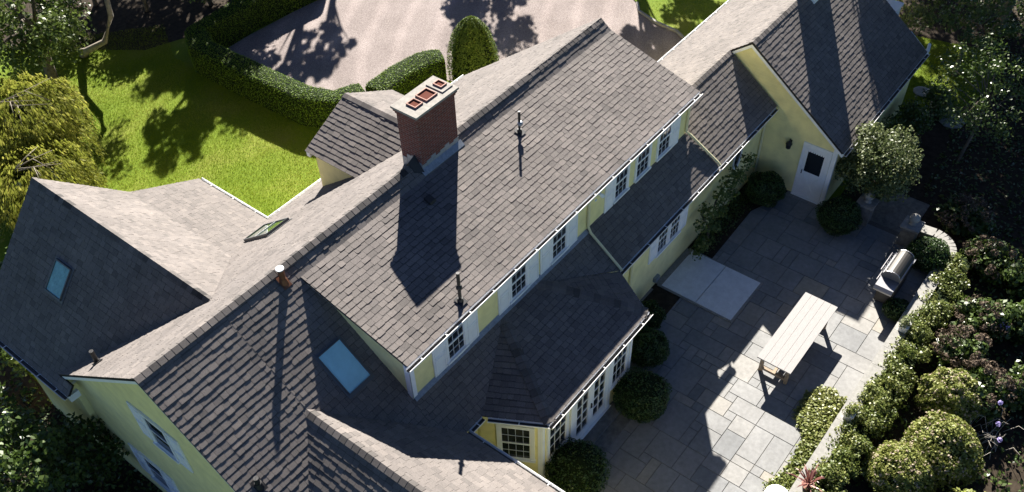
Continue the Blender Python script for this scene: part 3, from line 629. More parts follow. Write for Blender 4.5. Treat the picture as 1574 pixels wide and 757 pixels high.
# downspouts
def spout(pts, name='downspout', m='cream'):
    mb = MB(); mb.tube(pts, .042, 8); return mb.build(name, M[m], house)
spout([(11.33, -3.52, 5.6), (11.33, -3.4, 5.4), (11.33, -3.4, 4.4), (11.33, -3.5, 4.22), (11.35, -4.44, 3.48), (11.35, -4.56, 3.38)])
spout([(16.5, -3.52, 5.6), (16.5, -3.4, 5.4), (16.5, -3.4, 4.4), (16.62, -3.5, 4.24), (16.84, -4.44, 3.48), (16.84, -4.54, 3.4)])
spout([(12.6, -4.5, 3.1), (12.6, -4.16, 2.9), (12.6, -4.16, .1)])
spout([(20.75, -4.5, 3.1), (20.86, -4.17, 2.8), (20.86, -4.17, .1)])

# --- chimney
ox, oy, oz = -.17, -.1, .3
ch = MB(); ch.box((8.67+ox, -.115+oy, 5.9), (10.06+ox, .55+oy, 7.9+oz)); ch.box((8.645+ox, -.14+oy, 7.901+oz), (10.085+ox, .575+oy, 7.97+oz)); ch.box((8.615+ox, -.17+oy, 7.971+oz), (10.115+ox, .605+oy, 8.05+oz))
cho = ch.build('chimney', M['brick'], house); cho['label'] = 'wide red brick chimney with a stone cap'
cp = MB(); cp.box((8.58+ox, -.205+oy, 8.051+oz), (10.15+ox, .64+oy, 8.11+oz)); cp.build('chimney_cap', M['concrete'], cho)
cp2 = MB(); cp2.box((9.72+ox, -.05+oy, 8.112+oz), (10.1+ox, .5+oy, 8.14+oz)); cp2.build('chimney_cap', M['concrete'], cho)
def flue(x0, y0, x1, y1, z0, z1):
    x0, x1, y0, y1, z0, z1 = x0+ox, x1+ox, y0+oy, y1+oy, z0+oz, z1+oz
    m = MB(); t = .025
    m.box((x0, y0, z0), (x1, y0+t, z1)); m.box((x0, y1-t, z0), (x1, y1, z1)); m.box((x0, y0+t, z0), (x0+t, y1-t, z1)); m.box((x1-t, y0+t, z0), (x1, y1-t, z1))
    fo = m.build('flue_liner', M['terracotta'], cho)
    s = MB(); s.box((x0+t+.001, y0+t+.001, z0), (x1-t-.001, y1-t-.001, z0+.006)); s.build('flue_bottom', M['soot'], cho)
flue(8.84, .05, 9.12, .36, 8.111, 8.155); flue(9.22, .02, 9.62, .4, 8.111, 8.155); flue(9.82, .08, 10.04, .36, 8.141, 8.18)
yf = -.115+oy
fs = MB(); fs.obox((8.6+ox, yf-.002, S(0, yf)+.02), (1.55, 0, 0), (0, -.14, -.11), (0, 0, .012))
for k in range(8):
    x = 8.67+ox+k*.174; fs.box((x, yf-.004-.003*(k % 2), S(0, yf)-.02), (x+.172, yf-.0005, S(0, yf)+.13+.045*(k % 3)))
for k in range(4):
    y = yf+.005+k*.16; z = S(0, y) if y < 0 else LS(0, y)
    fs.box((8.662+ox-.003*(k % 2), y, z-.12), (8.669+ox, y+.158, z+.2)); fs.box((10.061+ox, y, z-.12), (10.068+ox, y+.158, z+.2))
fs.build('chimney_flashing', M['lead'], cho)
ck = MB(); ck.prism([(8.66+ox, -.35, S(0, -.35)), (8.66+ox, .3, LS(0, .3)), (8.66+ox, 0, 7.12)], (-.24, 0, -.1)); ck.build('chimney_cricket', M['black'], cho)
wc = MB(); wc.box((24.6, -3.6, 3.8), (25.75, -2.7, 6.3)); wc.box((24.55, -3.65, 6.301), (25.8, -2.65, 6.42)); wc.box((24.85, -3.4, 6.421), (25.5, -2.9, 6.6))
wco = wc.build('chimney', M['white'], house); wco['label'] = 'white painted chimney on the right wing ridge'
wc = MB(); wc.box((28.0, -5.35, -.4), (29.1, -4.3, 3.3)); wc.box((28.13, -5.4, 3.301), (29.15, -4.25, 3.38)); wco = wc.build('chimney', M['white'], house); wco['label'] = 'white masonry stub on the far gable wall'

# --- skylights
def skylight(f, x0, x1, y0, y1, gm, frame=.035, h=.07, axis='y', bar=None):
    C = [Vector((x, y, f(x, y))) for x, y in ((x0, y0), (x1, y0), (x1, y1), (x0, y1))]
    n = (C[1]-C[0]).cross(C[3]-C[0]).normalized(); n = n if n.z > 0 else -n
    ex, ey = (C[1]-C[0]).normalized(), (C[3]-C[0]).normalized(); W_, H_ = (C[1]-C[0]).length, (C[3]-C[0]).length
    m = MB(); o = C[0]
    m.obox(o-ex*frame-ey*frame, ex*(W_+2*frame), ey*frame, n*h); m.obox(o-ex*frame+ey*H_, ex*(W_+2*frame), ey*frame, n*h)
    m.obox(o-ex*frame, ex*frame, ey*H_, n*h); m.obox(o+ex*W_, ex*frame, ey*H_, n*h)
    fo = m.build('skylight', M['skyframe'], house)
    g = MB(); g.obox(o+n*(h-.035), ex*W_, ey*H_, n*.012); g.build('pane', gm, fo)
    fl = MB(); fl.obox(o-ex*(frame+.05)-ey*(frame+.08)+n*.02, ex*(W_+2*frame+.1), ey*(H_+2*frame+.14), n*.006); fl.build('skylight_flashing', M['skyframe'], fo)
    if bar:
        b = MB(); b.obox(o+ey*(H_*bar-.012)+n*(h-.02), ex*W_, ey*.024, n*.02); b.build('glazing_bar', M['white'], fo)
    return fo
s1 = skylight(S, 3.2, 3.86, -2.5, -1.66, M['skyglass'], frame=.022, h=.06); s1['label'] = 'square blue skylight beside the dormer'
M['tealglass'] = mat('teal_skylight_glass', (0.2, 0.42, 0.4), 0.12, 0.6, var=.3, scale=7)
s2 = skylight(BL, 1.2, 1.78, 6.2, 6.82, M['tealglass'])
s3 = skylight(LS, 5.98, 6.72, 3.5, 4.75, M['clearglass'], h=.1, bar=.5)

# --- roof vents
def pipe(x, y, z0, z1, r, m, name='vent_pipe', cap=None, base=.14):
    mb = MB(); mb.lathe((x, y, z0-.15), [(r, 0), (r, z1-z0+.15), (r*.72, z1-z0+.15), (r*.72, z1-z0-.05)], 12); o = mb.build(name, M[m], house)
    return o
def pipe_base(o, f, x, y, r, m='black'):
    n = Vector((0, 0, 1)); q = MB(); z = f(x, y)
    q.lathe((x, y, z-.1), [(r*1.8, 0), (r*1.45, .12), (r*1.1, .22)], 12)
    C = [Vector((x+a, y+b, f(x+a, y+b)+.03)) for a, b in ((-.11, -.14), (.11, -.14), (.11, .11), (-.11, .11))]
    q.prism(C, (0, 0, .012)); q.build('pipe_boot', M[m], o)
o = pipe(11.44, -1.02, 6.42, 7.12, .035, 'black'); pipe_base(o, DR, 11.44, -1.02, .05)
bl = MB(); bl.lathe((11.46, -1.03, 6.66), [(.05, 0), (.075, .03), (.075, .1), (.04, .13)], 10); bl.build('vent_collar', M['lead'], o)
o = pipe(6.27, -3.25, 5.78, 6.75, .042, 'black'); pipe_base(o, DR, 6.27, -3.25, .055)
bl = MB(); bl.lathe((6.27, -3.25, 6.2), [(.045, 0), (.075, .05), (.075, .11), (.05, .15)], 10); bl.build('vent_collar', M['black'], o)
o = pipe(3.77, -.26, 6.7, 7.14, .075, 'copper'); pipe_base(o, S, 3.77, -.26, .07, 'copper')
bl = MB(); bl.lathe((3.77, -.26, 7.1), [(.078, 0), (.095, .02), (.095, .045), (.06, .046), (.055, .02)], 16); bl.build('vent_collar', M['white'], o)
o = pipe(.42, -2.6, 4.78, 5.15, .06, 'black'); pipe_base(o, S, .42, -2.6, .07)
o = pipe(.5, 3.56, 4.22, 4.66, .055, 'black'); pipe_base(o, LS, .5, 3.56, .06)
bx = MB(); z = DR(7.94, -.94); bx.obox((7.84, -.84, DR(0, -.84)+.02), (.2, 0, 0), (0, -.2, -.057), (0, .02, .07)); bx.build('roof_vent', M['black'], house)

# ------------------------------------------------------------------ patio things
st = MB(); st.box((7.35, -6.1, -.012), (9.75, -5.575, .09)); st.box((7.4, -5.9, .0905), (9.6, -5.575, .1))
st = MB(); st.box((7.5, -5.98, -.012), (9.55, -5.64, .13)); st.box((7.3, -6.35, -.011), (9.75, -5.985, .05))
tag(st.build('stone_step', M['fieldstone']), 'low grey stone step in front of the french doors', 'step')

hr = empty('cellar_hatch', (15.3, -5.5, 0), 'flat pale grey two leaf cellar hatch against the yellow wall', 'hatch')
for x0, x1 in ((14.36, 16.3),):
    for y0, y1 in ((-6.8, -5.58), (-5.56, -4.34)):
        m = MB(); m.box((x0, y0, .004), (x1, y1, .07)); m.build('hatch_leaf', M['slab'], hr)
m = MB(); m.box((14.3, -6.86, -.01), (16.36, -6.801, .05)); m.box((14.3, -6.8, -.01), (14.359, -4.2, .05)); m.box((16.301, -6.8, -.01), (16.36, -4.2, .05)); m.box((14.36, -4.339, -.01), (16.3, -4.13, .05)); m.build('hatch_curb', M['capstone'], hr)

tb = empty('dining_table', (14.55, -8.8, 0), 'long weathered pale wooden table standing on the patio', 'table')
m = MB(); k = 5
for i in range(k):
    y0 = -9.32+i*1.04/k; m.box((12.96, y0-.01+.003, .76), (16.08, y0-.01+1.04/k-.003, .8), .5)
m.build('tabletop', M['teak'], tb); tb.location.z = 0
for y in (-9.18, -8.46):
    m = MB(); m.box((13.271, y, .66), (15.729, y+.04, .755)); m.build('apron', M['teakleg'], tb)
for x in (13.22, 15.78):
    for y in (-9.2, -8.4):
        m = MB(); m.box((x-.05, y-.05, 0), (x+.05, y+.05, .758)); m.build('leg', M['teakleg'], tb)
    m = MB(); m.box((x-.04, -9.149, .1), (x+.04, -8.451, .19)); m.build('stretcher', M['teakleg'], tb); m = MB(); m.box((x-.045, -9.149, .64), (x+.045, -8.451, .715)); m.build('stretcher', M['teakleg'], tb)
m = MB(); m.box((13.261, -8.84, .1), (15.739, -8.76, .19)); m.build('stretcher', M['teakleg'], tb)

# BBQ grill, long axis along x
bq = empty('barbecue_grill', (18.4, -10.15, 0), 'stainless steel barbecue grill with a rounded hood at the patio edge', 'grill', rz=0)
m = MB(); m.box((17.75, -10.42, .08), (19.1, -9.92, .74)); m.build('cabinet', M['bronze'], bq)
m = MB(); m.box((17.4, -10.42, .8), (17.95, -9.86, .86)); m.prism([(17.4, -10.42, .861), (17.95, -10.42, .861), (17.95, -10.42, .95), (17.5, -10.42, .93)], (0, .56, 0)); m.build('side_shelf', M['steel'], bq)
m = MB(); m.box((19.06, -10.45, .8), (19.3, -9.86, .88)); m.build('side_shelf', M['steel'], bq)
m = MB(); m.box((17.951, -10.42, .741), (19.059, -9.88, .93)); m.build('firebox', M['steel'], bq)
def hood(k, n=12): return [(-10.15+.27*k*math.cos(t), .94+.3*k*max(math.sin(t), 0)**.75) for t in np.linspace(math.pi, 0, n)]
m = MB(); m.prism([(17.95, y, z) for y, z in hood(1.0)], (1.11, 0, 0)); ho = m.build('hood', M['darkreflect'], bq)  # steel hood, its dark reflection painted in as base colour
for x in (17.93, 19.055):
    m = MB(); m.prism([(x, y, z) for y, z in hood(1.06)], (.03, 0, 0)); m.build('hood_end', M['steel'], ho)
m = MB(); m.box((17.965, -9.93, 1.0), (19.05, -9.862, 1.06)); m.box((17.965, -10.44, .98), (19.05, -10.39, 1.05)); m.build('hood_rim', M['steel'], ho)
m = MB(); m.tube([(18.05, -9.86, 1.03), (18.05, -9.78, 1.06), (18.95, -9.78, 1.06), (18.95, -9.86, 1.03)], .018, 8); m.build('handle', M['steel'], ho)
m = MB()
for i in range(5): m.tube([(18.05+i*.2, -9.86, .8), (18.05+i*.2, -9.8, .8)], .035, 10)
m.tube([(17.95, -9.78, .7), (19.05, -9.78, .7)], .016, 8); m.build('control_knob', M['steel'], bq)
for x in (17.85, 19.0):
    for y in (-10.36, -9.98): m = MB(); m.tube([(x, y-.02, .05), (x, y+.02, .05)], .05, 12); m.build('wheel', M['black'], bq)

# patio wall with capstones
wl = MB(); path = [Vector((9.4, -11.13, 0)), Vector((20.6, -11.13, 0))]+[Vector((20.6+.75*math.sin(a), -10.38-.75*math.cos(a), 0)) for a in np.linspace(.15, 1.5, 8)]+[Vector((21.3, -10.0, 0))]
def strip(mb, path, w_, z0, z1, gap=0):
    for i in range(len(path)-1):
        a, b = path[i], path[i+1]; d = (b-a); n = Vector((-d.y, d.x, 0)).normalized(); g = d.normalized()*gap
        mb.obox(a-n*w_/2+Vector((0, 0, z0))+g, d-2*g, n*w_, (0, 0, z1-z0))
strip(wl, path, .3, GZ, .395); wo = wl.build('patio_wall', M['fieldstone']); tag(wo, 'low stone wall with pale flat capstones along the patio edge', 'wall')
cpath = [Vector((9.4+i*.8, -11.13, 0)) for i in range(15)]+path[2:]
cm = MB(); strip(cm, cpath, .4, .396, .45, .004); cm.build('capstone', M['capstone'], wo)

# piers with finials
for (px, py, lab) in [(20.82, -9.75, 'square stone pier with round finial nearer the grill'), (21.0, -8.15, 'square stone pier with round finial under the pale leafed shrub')]:
    e_ = empty('stone_pier', (px, py, 0), lab, 'pier', 'piers at the patio steps')
    m = MB(); m.box((px-.24, py-.24, -.2), (px+.24, py+.24, .78)); m.build('pier_shaft', M['fieldstone'], e_)
    m = MB(); m.box((px-.3, py-.3, .781), (px+.3, py+.3, .86)); m.build('pier_cap', M['capstone'], e_)
    m = MB(); m.lathe((px, py, .861), [(.13, 0), (.13, .03), (.06, .06), (.12, .12), (.17, .22), (.15, .32), (.08, .38), (.03, .41)], 16); m.build('finial', M['capstone'], e_, smooth=True)

# ------------------------------------------------------------------ plants
def sphere_dirs(n, zlo=-1.0):
    d = unit(rng.normal(size=(int(n*4)+40, 3))); d = d[d[:, 2] > zlo][:n]; return d

def lump(d, seed, amp=.06, f=3.0):
    r_ = np.random.default_rng(seed); o = np.zeros(len(d))
    for k in range(5):
        w = r_.normal(size=3)*f*(1+k*.5); o += np.sin(d@w+r_.random()*6.28)/(1+k*.6)
    return 1+amp*o

def boxwood(x, y, r, h, label, name='boxwood_bush', cat='bush', m='box', n=4600, size=.06, z0=0, amp=.055, group='clipped boxwood balls'):
    e_ = empty(name, (x, y, z0), label, cat, group); sd = int(rng.integers(1e6))
    d = sphere_dirs(n, -.75); rr = lump(d, sd, amp, 3.5)*(1.03-.16*rng.random(len(d))**1.5)
    C = np.array([x, y, z0+h*.5])+d*rr[:, None]*np.array([r, r, h*.52])
    C[:, 2] = np.maximum(C[:, 2], z0+.02)
    leaves('foliage', C, d*1.0, size, M[m], e_, aspect=.6, spread=.7)
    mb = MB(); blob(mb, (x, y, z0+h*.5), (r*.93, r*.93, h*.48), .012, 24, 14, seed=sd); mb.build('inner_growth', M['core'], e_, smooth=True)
    return e_
boxwood(9.95, -6.35, .78, 1.25, 'round clipped boxwood right of the french doors, sunlit edge on the patio')
boxwood(6.9, -6.25, .8, 1.3, 'round clipped boxwood under the bay side window, left of the french doors')
boxwood(11.6, -5.5, .62, 1.0, 'dark round boxwood at the right end of the bay, behind the larger ball')
boxwood(20.0, -5.0, .66, 1.0, 'round dark boxwood in the corner between oval window wall and gable door')
boxwood(20.15, -7.6, .72, 1.05, 'round boxwood right of the white gable door beside the shaded pier')
boxwood(20.2, -10.6, .66, .95, 'round boxwood behind the grill against the stone pier, sunlit on top')
boxwood(17.6, -10.72, .42, .5, 'low dark clipped bush between the grill and the patio wall', n=1600)
boxwood(12.75, -4.75, .55, .7, 'low dark bush at the foot of the yellow wall left of the hatch', n=2000, amp=.07)

def clusters(cs, k, rad, seed=None, zsq=.8):
    """k leaf points in soft balls round each centre; returns points and outward dirs"""
    cs = np.asarray(cs, float); n = len(cs)*k; idx = np.repeat(np.arange(len(cs)), k)
    d = unit(rng.normal(size=(n, 3))); r_ = rad[idx] if np.ndim(rad) else rad
    rr = rng.random(n)**.5*r_
    off = d*rr[:, None]; off[:, 2] *= zsq
    return cs[idx]+off, d+np.array([0, 0, .6]), idx

def crown_centres(c, r, k, hollow=.45):
    d = unit(rng.normal(size=(k, 3))); rr = hollow+(1-hollow)*rng.random(k)**.6
    return np.asarray(c)+d*rr[:, None]*np.asarray(r)

def tree(x, y, h, cr, label, name='broadleaf_tree', m='tree', ncl=60, per=70, leaf=.16, clr=.7, cz=None, trunk=.2, zs=.8, group=None, bark='bark', lean=(0, 0), gz=None, limbs=7):
    gz = float(ground_z(x, y)) if gz is None else gz
    e_ = empty(name, (x, y, gz), label, 'tree', group)
    c = np.array([x+lean[0], y+lean[1], cz if cz else h-cr*zs])
    cs = crown_centres(c, (cr, cr, cr*zs), ncl)
    pts, nr, idx = clusters(cs, per, clr*(.7+.6*rng.random(ncl)))
    tn = np.clip(rng.beta(2, 2.4, len(pts))*.75+.25*rng.random(ncl)[idx], 0, 1)
    leaves('crown', pts, nr, leaf, M[m], e_, tn, spread=.9, aspect=.62)
    mb = MB(); top = Vector((*c[:2], c[2]+cr*zs*.4)); b = Vector((x, y, gz-.1)); mid = (b+top)/2+Vector((rng.normal()*.2, rng.normal()*.2, 0))
    mb.tube([b, b*.7+mid*.3, mid, mid*.5+top*.5, top], [trunk*1.25, trunk, trunk*.8, trunk*.5, trunk*.12], 10)
    for i in range(limbs):
        t = cs[int(rng.integers(ncl))]; s = mid.lerp(top, rng.random()*.6-.1); t = Vector(t); q = s.lerp(t, .5)+Vector((0, 0, .3*rng.random()))
        mb.tube([s, q, t], [trunk*.42, trunk*.28, trunk*.06], 6)
    mb.build('trunk', M[bark], e_, smooth=True)
    return e_

# hedges
def hedge(path, w_, h, label, m='hedge', dens=620, size=.048, z0=None, name='clipped_hedge', wav=.022):
    z0 = GZ if z0 is None else z0
    e_ = empty(name, (*path[0], z0), label, 'hedge'); core = MB(); C = []; Nn = []
    pv = [Vector((*p, 0)) for p in path]
    # resample
    pts = []
    for a, b in zip(pv[:-1], pv[1:]):
        k = max(1, int((b-a).length/.25)); pts += [a.lerp(b, i/k) for i in range(k)]
    pts.append(pv[-1]); ring = []; n = len(pts); prof = [(-1, 0), (-1.02, .45), (-1, .86), (-.8, .98), (0, 1.0), (.8, .98), (1, .86), (1.02, .45), (1, 0)]
    R = []
    for i, p in enumerate(pts):
        d = (pts[min(i+1, n-1)]-pts[max(i-1, 0)]).normalized(); q = Vector((-d.y, d.x, 0)); R.append(q)
        endk = .72 if i in (0, n-1) else 1
        for s, t in prof:
            j = 1+wav*(math.sin(i*.9+s*3)+math.sin(i*.37+t*5))*.6
            ring.append(p+q*(s*w_/2*j*endk)+Vector((0, 0, z0+t*h*(1+wav*.5*math.sin(i*.6+s*2)))))
    k = len(prof); fs_ = [[i*k+j, i*k+j+1, (i+1)*k+j+1, (i+1)*k+j] for i in range(n-1) for j in range(k-1)]+[list(range(k)), [(n-1)*k+j for j in range(k)][::-1]]
    core.add(ring, fs_); 
    A = np.array([[tuple(v) for v in ring]])[0]
    for f in fs_:
        P_ = A[f]; 
        if len(f) == 4:
            ar = np.linalg.norm(np.cross(P_[1]-P_[0], P_[3]-P_[0])); nn = np.cross(P_[1]-P_[0], P_[3]-P_[0])
        else: ar = w_*h; nn = np.cross(P_[1]-P_[0], P_[2]-P_[0])
        cen = P_.mean(0); 
        nl = max(1, int(ar*dens+rng.random())); nn = nn/(np.linalg.norm(nn)+1e-9)
        pc = pts[min(n-1, f[0]//k)]
        if nn@(cen-np.array([pc.x, pc.y, z0+h*.4])) < 0: nn = -nn
        if len(f) == 4:
            u, v = rng.random((2, nl, 1)); C.append(P_[0]*(1-u)*(1-v)+P_[1]*u*(1-v)+P_[2]*u*v+P_[3]*(1-u)*v+nn*(rng.random((nl, 1))*.05-.01))
        else:
            u = rng.random((nl, 2)); a0 = P_[0]; ax = P_[-1]-P_[0]; C.append(a0+ax*u[:, :1]+np.array([0, 0, h])*u[:, 1:]*.95)
        Nn.append(np.repeat(nn[None], nl, 0))
    leaves('foliage', np.concatenate(C), np.concatenate(Nn), size, M[m], e_, spread=.55, aspect=.6)
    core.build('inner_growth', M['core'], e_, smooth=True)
    return e_
hedge([(21.3, 18.3), (17.2, 18.75), (14.5, 18.6), (13.9, 17.6), (13.95, 14), (14.05, 11.6), (14.5, 10.45), (15.6, 9.95)], 1.0, 1.25, 'tall clipped green hedge turning the corner between lawn and gravel')
hedge([(15.9, 9.7), (17.4, 9.75), (18.6, 9.55), (19.3, 9.1)], 1.15, 1.1, 'shorter clipped hedge beside the conical evergreen, sunlit top')

# conical evergreen
def cone(x, y, R, H, label):
    e_ = empty('conical_evergreen', (x, y, GZ), label, 'tree'); n = 11000
    t = rng.random(n)**.8; a = rng.random(n)*6.283; fl_ = 1+.07*np.sin(a*9+1.3)+.05*np.sin(a*4)
    prof = lambda t: R*np.sqrt(np.clip(1-t**2.1, 0, 1))*(.93+.2*(1-t)*t)
    r_ = prof(t)*fl_*(.9+.12*rng.random(n))
    C = np.stack([x+r_*np.cos(a), y+r_*np.sin(a), GZ+.05+t*H], 1); nn = np.stack([np.cos(a), np.sin(a), .3+t], 1)
    leaves('foliage', C, nn, .085, M['arbor'], e_, spread=.55, aspect=.5)
    m = MB(); m.lathe((x, y, GZ), [(R*.86, 0)]+[(float(prof(np.array(q)))*.88, q*H) for q in np.linspace(.05, .985, 12)], 24); m.build('inner_growth', M['core'], e_, smooth=True)
cone(19.95, 8.0, 1.05, 2.75, 'single dense conical evergreen behind the chimney by the gravel drive')

# lawn grass blades
def inpoly(px, py, poly):
    c = np.zeros(len(px), bool); j = len(poly)-1
    for i in range(len(poly)):
        xi, yi = poly[i]; xj, yj = poly[j]
        c ^= ((yi > py) != (yj > py)) & (px < (xj-xi)*(py-yi)/(yj-yi+1e-12)+xi); j = i
    return c
def blades(polys, n, name, seed):
    r_ = np.random.default_rng(seed); out = []
    for poly, k, z in polys:
        a = np.array(poly); x = r_.uniform(a[:, 0].min(), a[:, 0].max(), k); y = r_.uniform(a[:, 1].min(), a[:, 1].max(), k)
        s = inpoly(x, y, poly); out.append(np.stack([x[s], y[s], np.full(s.sum(), z) if z is not None else ground_z(x[s], y[s])], 1))
    C = np.concatenate(out); K = len(C); an = r_.random(K)*6.283; d = np.stack([np.cos(an), np.sin(an), np.zeros(K)], 1)
    h = r_.uniform(.03, .075, K)[:, None]; lean = r_.normal(size=(K, 3))*.5; lean[:, 2] = 1
    patch = .5+.25*np.sin(C[:, 0]*1.3+np.sin(C[:, 1]*.9)*2)*np.sin(C[:, 1]*1.1+1)
    V = np.stack([C-d*.007, C+d*.007, C+lean*h], 1).reshape(-1, 3)
    return tag(fastmesh(name, V, 3, M['grassblade'], None, np.clip(patch*.85+r_.random(K)*.4-.1, 0, 1)), 'short green lawn grass', 'grass', kind='stuff')
blades([([(5.5, 13), (7.4, 9.0), (7.6, 5.8), (13.5, 5.8), (13.6, 17), (13.6, 19.5), (15, 22), (10, 26), (5, 20)], 170000, None), (isl, 30000, GZ+.05),
        ([(28.2, -4.5), (33, -3.5), (34, -8), (31.5, -9.2), (29.5, -8.6), (27.9, -7.0)], 25000, None)], 0, 'grass', 5)
# garden things filled in below
# ------------------------------------------------------------------ trees
tree(9.5, 22.3, 6.2, 2.7, 'large leafy tree with a dark trunk at the left edge of the lawn', ncl=85, per=90, leaf=.18, clr=.62, cz=3.2, trunk=.22, lean=(-.6, -.3))
lm = MB(); lm.tube([(13.6, 21.5, 5.2), (12.3, 20.6, 3.4), (11.9, 20.1, 2.4), (11.3, 20.2, 1.5), (10.9, 21.2, .9), (11.2, 22.4, .2), (11.6, 23.2, -.4)], [.07, .1, .11, .12, .14, .18, .24], 10)
et = empty('crooked_tree', (11.6, 23.2, GZ), 'crooked mossy trunk arching over the top of the lawn', 'tree'); lm.build('trunk', M['twig'], et, smooth=True)
cs = crown_centres((14.4, 22.2, 5.6), (1.9, 1.6, 1.0), 34, .2); pts, nr, ix = clusters(cs, 60, .45); leaves('crown', pts, nr, .16, M['tree'], et, spread=.9, aspect=.6)

def weeping(x, y, R, H, label, n=150, gz=None):
    gz = float(ground_z(x, y)) if gz is None else gz
    e_ = empty('weeping_tree', (x, y, gz), label, 'tree', 'weeping trees beside the lawn'); C = []; T_ = []; Nn = []
    tw = MB()
    for i in range(n):
        a = rng.random()*6.283; r0 = R*rng.random()**.6*.75; top = H*(1-.25*(r0/R)**2)*(.92+.1*rng.random()); ln = top*(.45+.5*rng.random())
        k = 85; t = rng.random(k); out = r0+(R-r0)*.55*np.sqrt(t)*(.6+.5*rng.random())
        z = gz+np.maximum(top-ln*t**1.6, .05)
        w_ = .07*rng.normal(size=(k, 3)); tn0 = rng.random()
        C.append(np.stack([x+out*math.cos(a)+w_[:, 0], y+out*math.sin(a)+w_[:, 1], z+w_[:, 2]*.7], 1)); Nn.append(np.stack([np.full(k, math.cos(a)), np.full(k, math.sin(a)), np.full(k, .7)], 1)); T_.append(np.clip(.45*tn0+.55*rng.random(k), 0, 1))
    C = np.concatenate(C); Nn = np.concatenate(Nn); K = len(C)
    ax_ = unit(np.array([0, 0, -1.0])+Nn*np.array([.45, .45, 0])+rng.normal(size=(K, 3))*.22); sd_ = unit(np.cross(ax_, Nn+rng.normal(size=(K, 3))*.7)); sz_ = (.17*(.6+.8*rng.random(K)))[:, None]
    V = np.stack([C-ax_*sz_*.5, C+sd_*sz_*.15, C+ax_*sz_*.5, C-sd_*sz_*.15], 1).reshape(-1, 3)
    fastmesh('crown', V, 4, M['willow'], e_, np.concatenate(T_))
    tr = MB(); tr.tube([(x, y, gz-.1), (x+.1, y, gz+H*.5), (x, y, gz+H*.93)], [.16, .12, .06], 8); tr.build('trunk', M['bark'], e_, smooth=True)
    br = MB()
    for i in range(4):
        a = -.5+rng.normal()*.6; L_ = R*(.45+.3*rng.random()); z0 = gz+H*(.93+.06*rng.random())
        p0 = Vector((x-.4, y+.2, z0)); p1 = p0+Vector((math.cos(a)*L_*.5, math.sin(a)*L_*.5, .2)); p2 = p0+Vector((math.cos(a+.3)*L_, math.sin(a+.3)*L_, .1)); p3 = p0+Vector((math.cos(a-.4)*L_*.95, math.sin(a-.4)*L_*.95, 0))
        br.tube([p0, p1, p2], [.022, .016, .005], 6); br.tube([p1, p3], [.014, .005], 5)
    br.build('bare_branch', M['twig'], e_, smooth=True)
    mb = MB(); blob(mb, (x, y, gz+H*.42), (R*.62, R*.62, H*.38), .06, 20, 12); mb.build('inner_growth', M['core'], e_, smooth=True)
weeping(5.9, 17.0, 2.6, 3.5, 'golden green weeping tree with bare pale branches, the taller one beside the lawn', 230)
weeping(4.5, 14.0, 2.2, 2.9, 'lower golden weeping tree behind the dark wing roof', 160)

# dark planting beyond the top of the lawn
for i, (x, y, h, r_) in enumerate([(15.3, 23.6, 3.2, 1.5), (17.4, 21.6, 3.0, 1.5), (19.6, 20.4, 2.8, 1.4), (14.2, 26.0, 3.6, 1.8), (17.5, 24.6, 4, 1.7), (20.9, 22.4, 3.2, 1.6), (12.4, 25.2, 2.6, 1.3)]):
    tree(x, y, h, r_, ['dark shrubby tree above the crooked trunk at the top of the lawn', 'dark shrubby tree behind the hedge corner', 'dark shrubby tree behind the hedge, nearest the gravel', 'dark shrubby tree behind the leafy tree', 'tall dark shrubby tree farthest beyond the hedge', 'dark shrubby tree under the shade trees by the gravel', 'low dark shrubby tree between the leafy tree and the crooked trunk'][i], name='shrubby_tree', m='darkleaf', ncl=36, per=60, leaf=.16, clr=.5, trunk=.1, group='dark trees beyond the hedge')
# tall trees whose shade falls on lawn, drive and garden (most stand past the picture's top edge)
tall = [(20.3, 22.5, 8.4, 1.4, .36), (23.7, 23.7, 9.2, 2.3, .62), (23.6, 27.6, 9, 1.4, .5), (26.6, 22.9, 9, 1.1, .24), (30.3, 24.4, 10.6, 1.3, .24), (34.3, 18.2, 9, 2.1, .55), (35.9, 10.9, 8.4, 1.3, .4), (38.8, 10.2, 8.6, 1.7, .5),
        (34.4, -3.2, 9.4, 2.3, .75), (38.8, -3.8, 9.8, 2.8, .8), (43.4, -3.0, 10.2, 2.8, .8), (36.4, -7.6, 9.8, 2.7, .8), (40.8, -8.0, 10.2, 2.8, .8), (38.4, .6, 9.8, 2.0, .6), (34.1, -.6, 9.6, 1.7, .6), (35.2, -10.6, 9.6, 2.4, .7), (40.0, -12.0, 10.4, 2.8, .7), (46, -6.4, 10.6, 2.8, .8), (45.5, 1.5, 11, 2.8, .8), (25.8, 31.5, 10, 2.6, .7)]
spots = ['behind the lawn shadow', 'beyond the hedge corner', 'behind the dark shrubs', 'at the near side of the gravel drive', 'beyond the gravel drive', 'at the far side of the gravel drive', 'by the grass island', 'beyond the grass island', 'past the white stub on the far gable', 'behind the garden lawn', 'in the second row of the garden', 'far beyond the right wing', 'deep behind the far gable', 'behind the far gable', 'nearest the far gable', 'at the garden edge', 'deep in the garden shade', 'at the far garden corner', 'farthest beyond the far gable', 'far behind the lawn']
for i, (x, y, h, r_, cl_) in enumerate(tall):
    tree(x-.85, y-.35, h, r_, 'tall shade tree '+spots[i], name='shade_tree', ncl=int(24+6*r_*r_), per=95 if cl_ > .4 else 60, leaf=.26, clr=cl_, cz=h-r_*.9, trunk=.2, group='tall shade trees round the house')

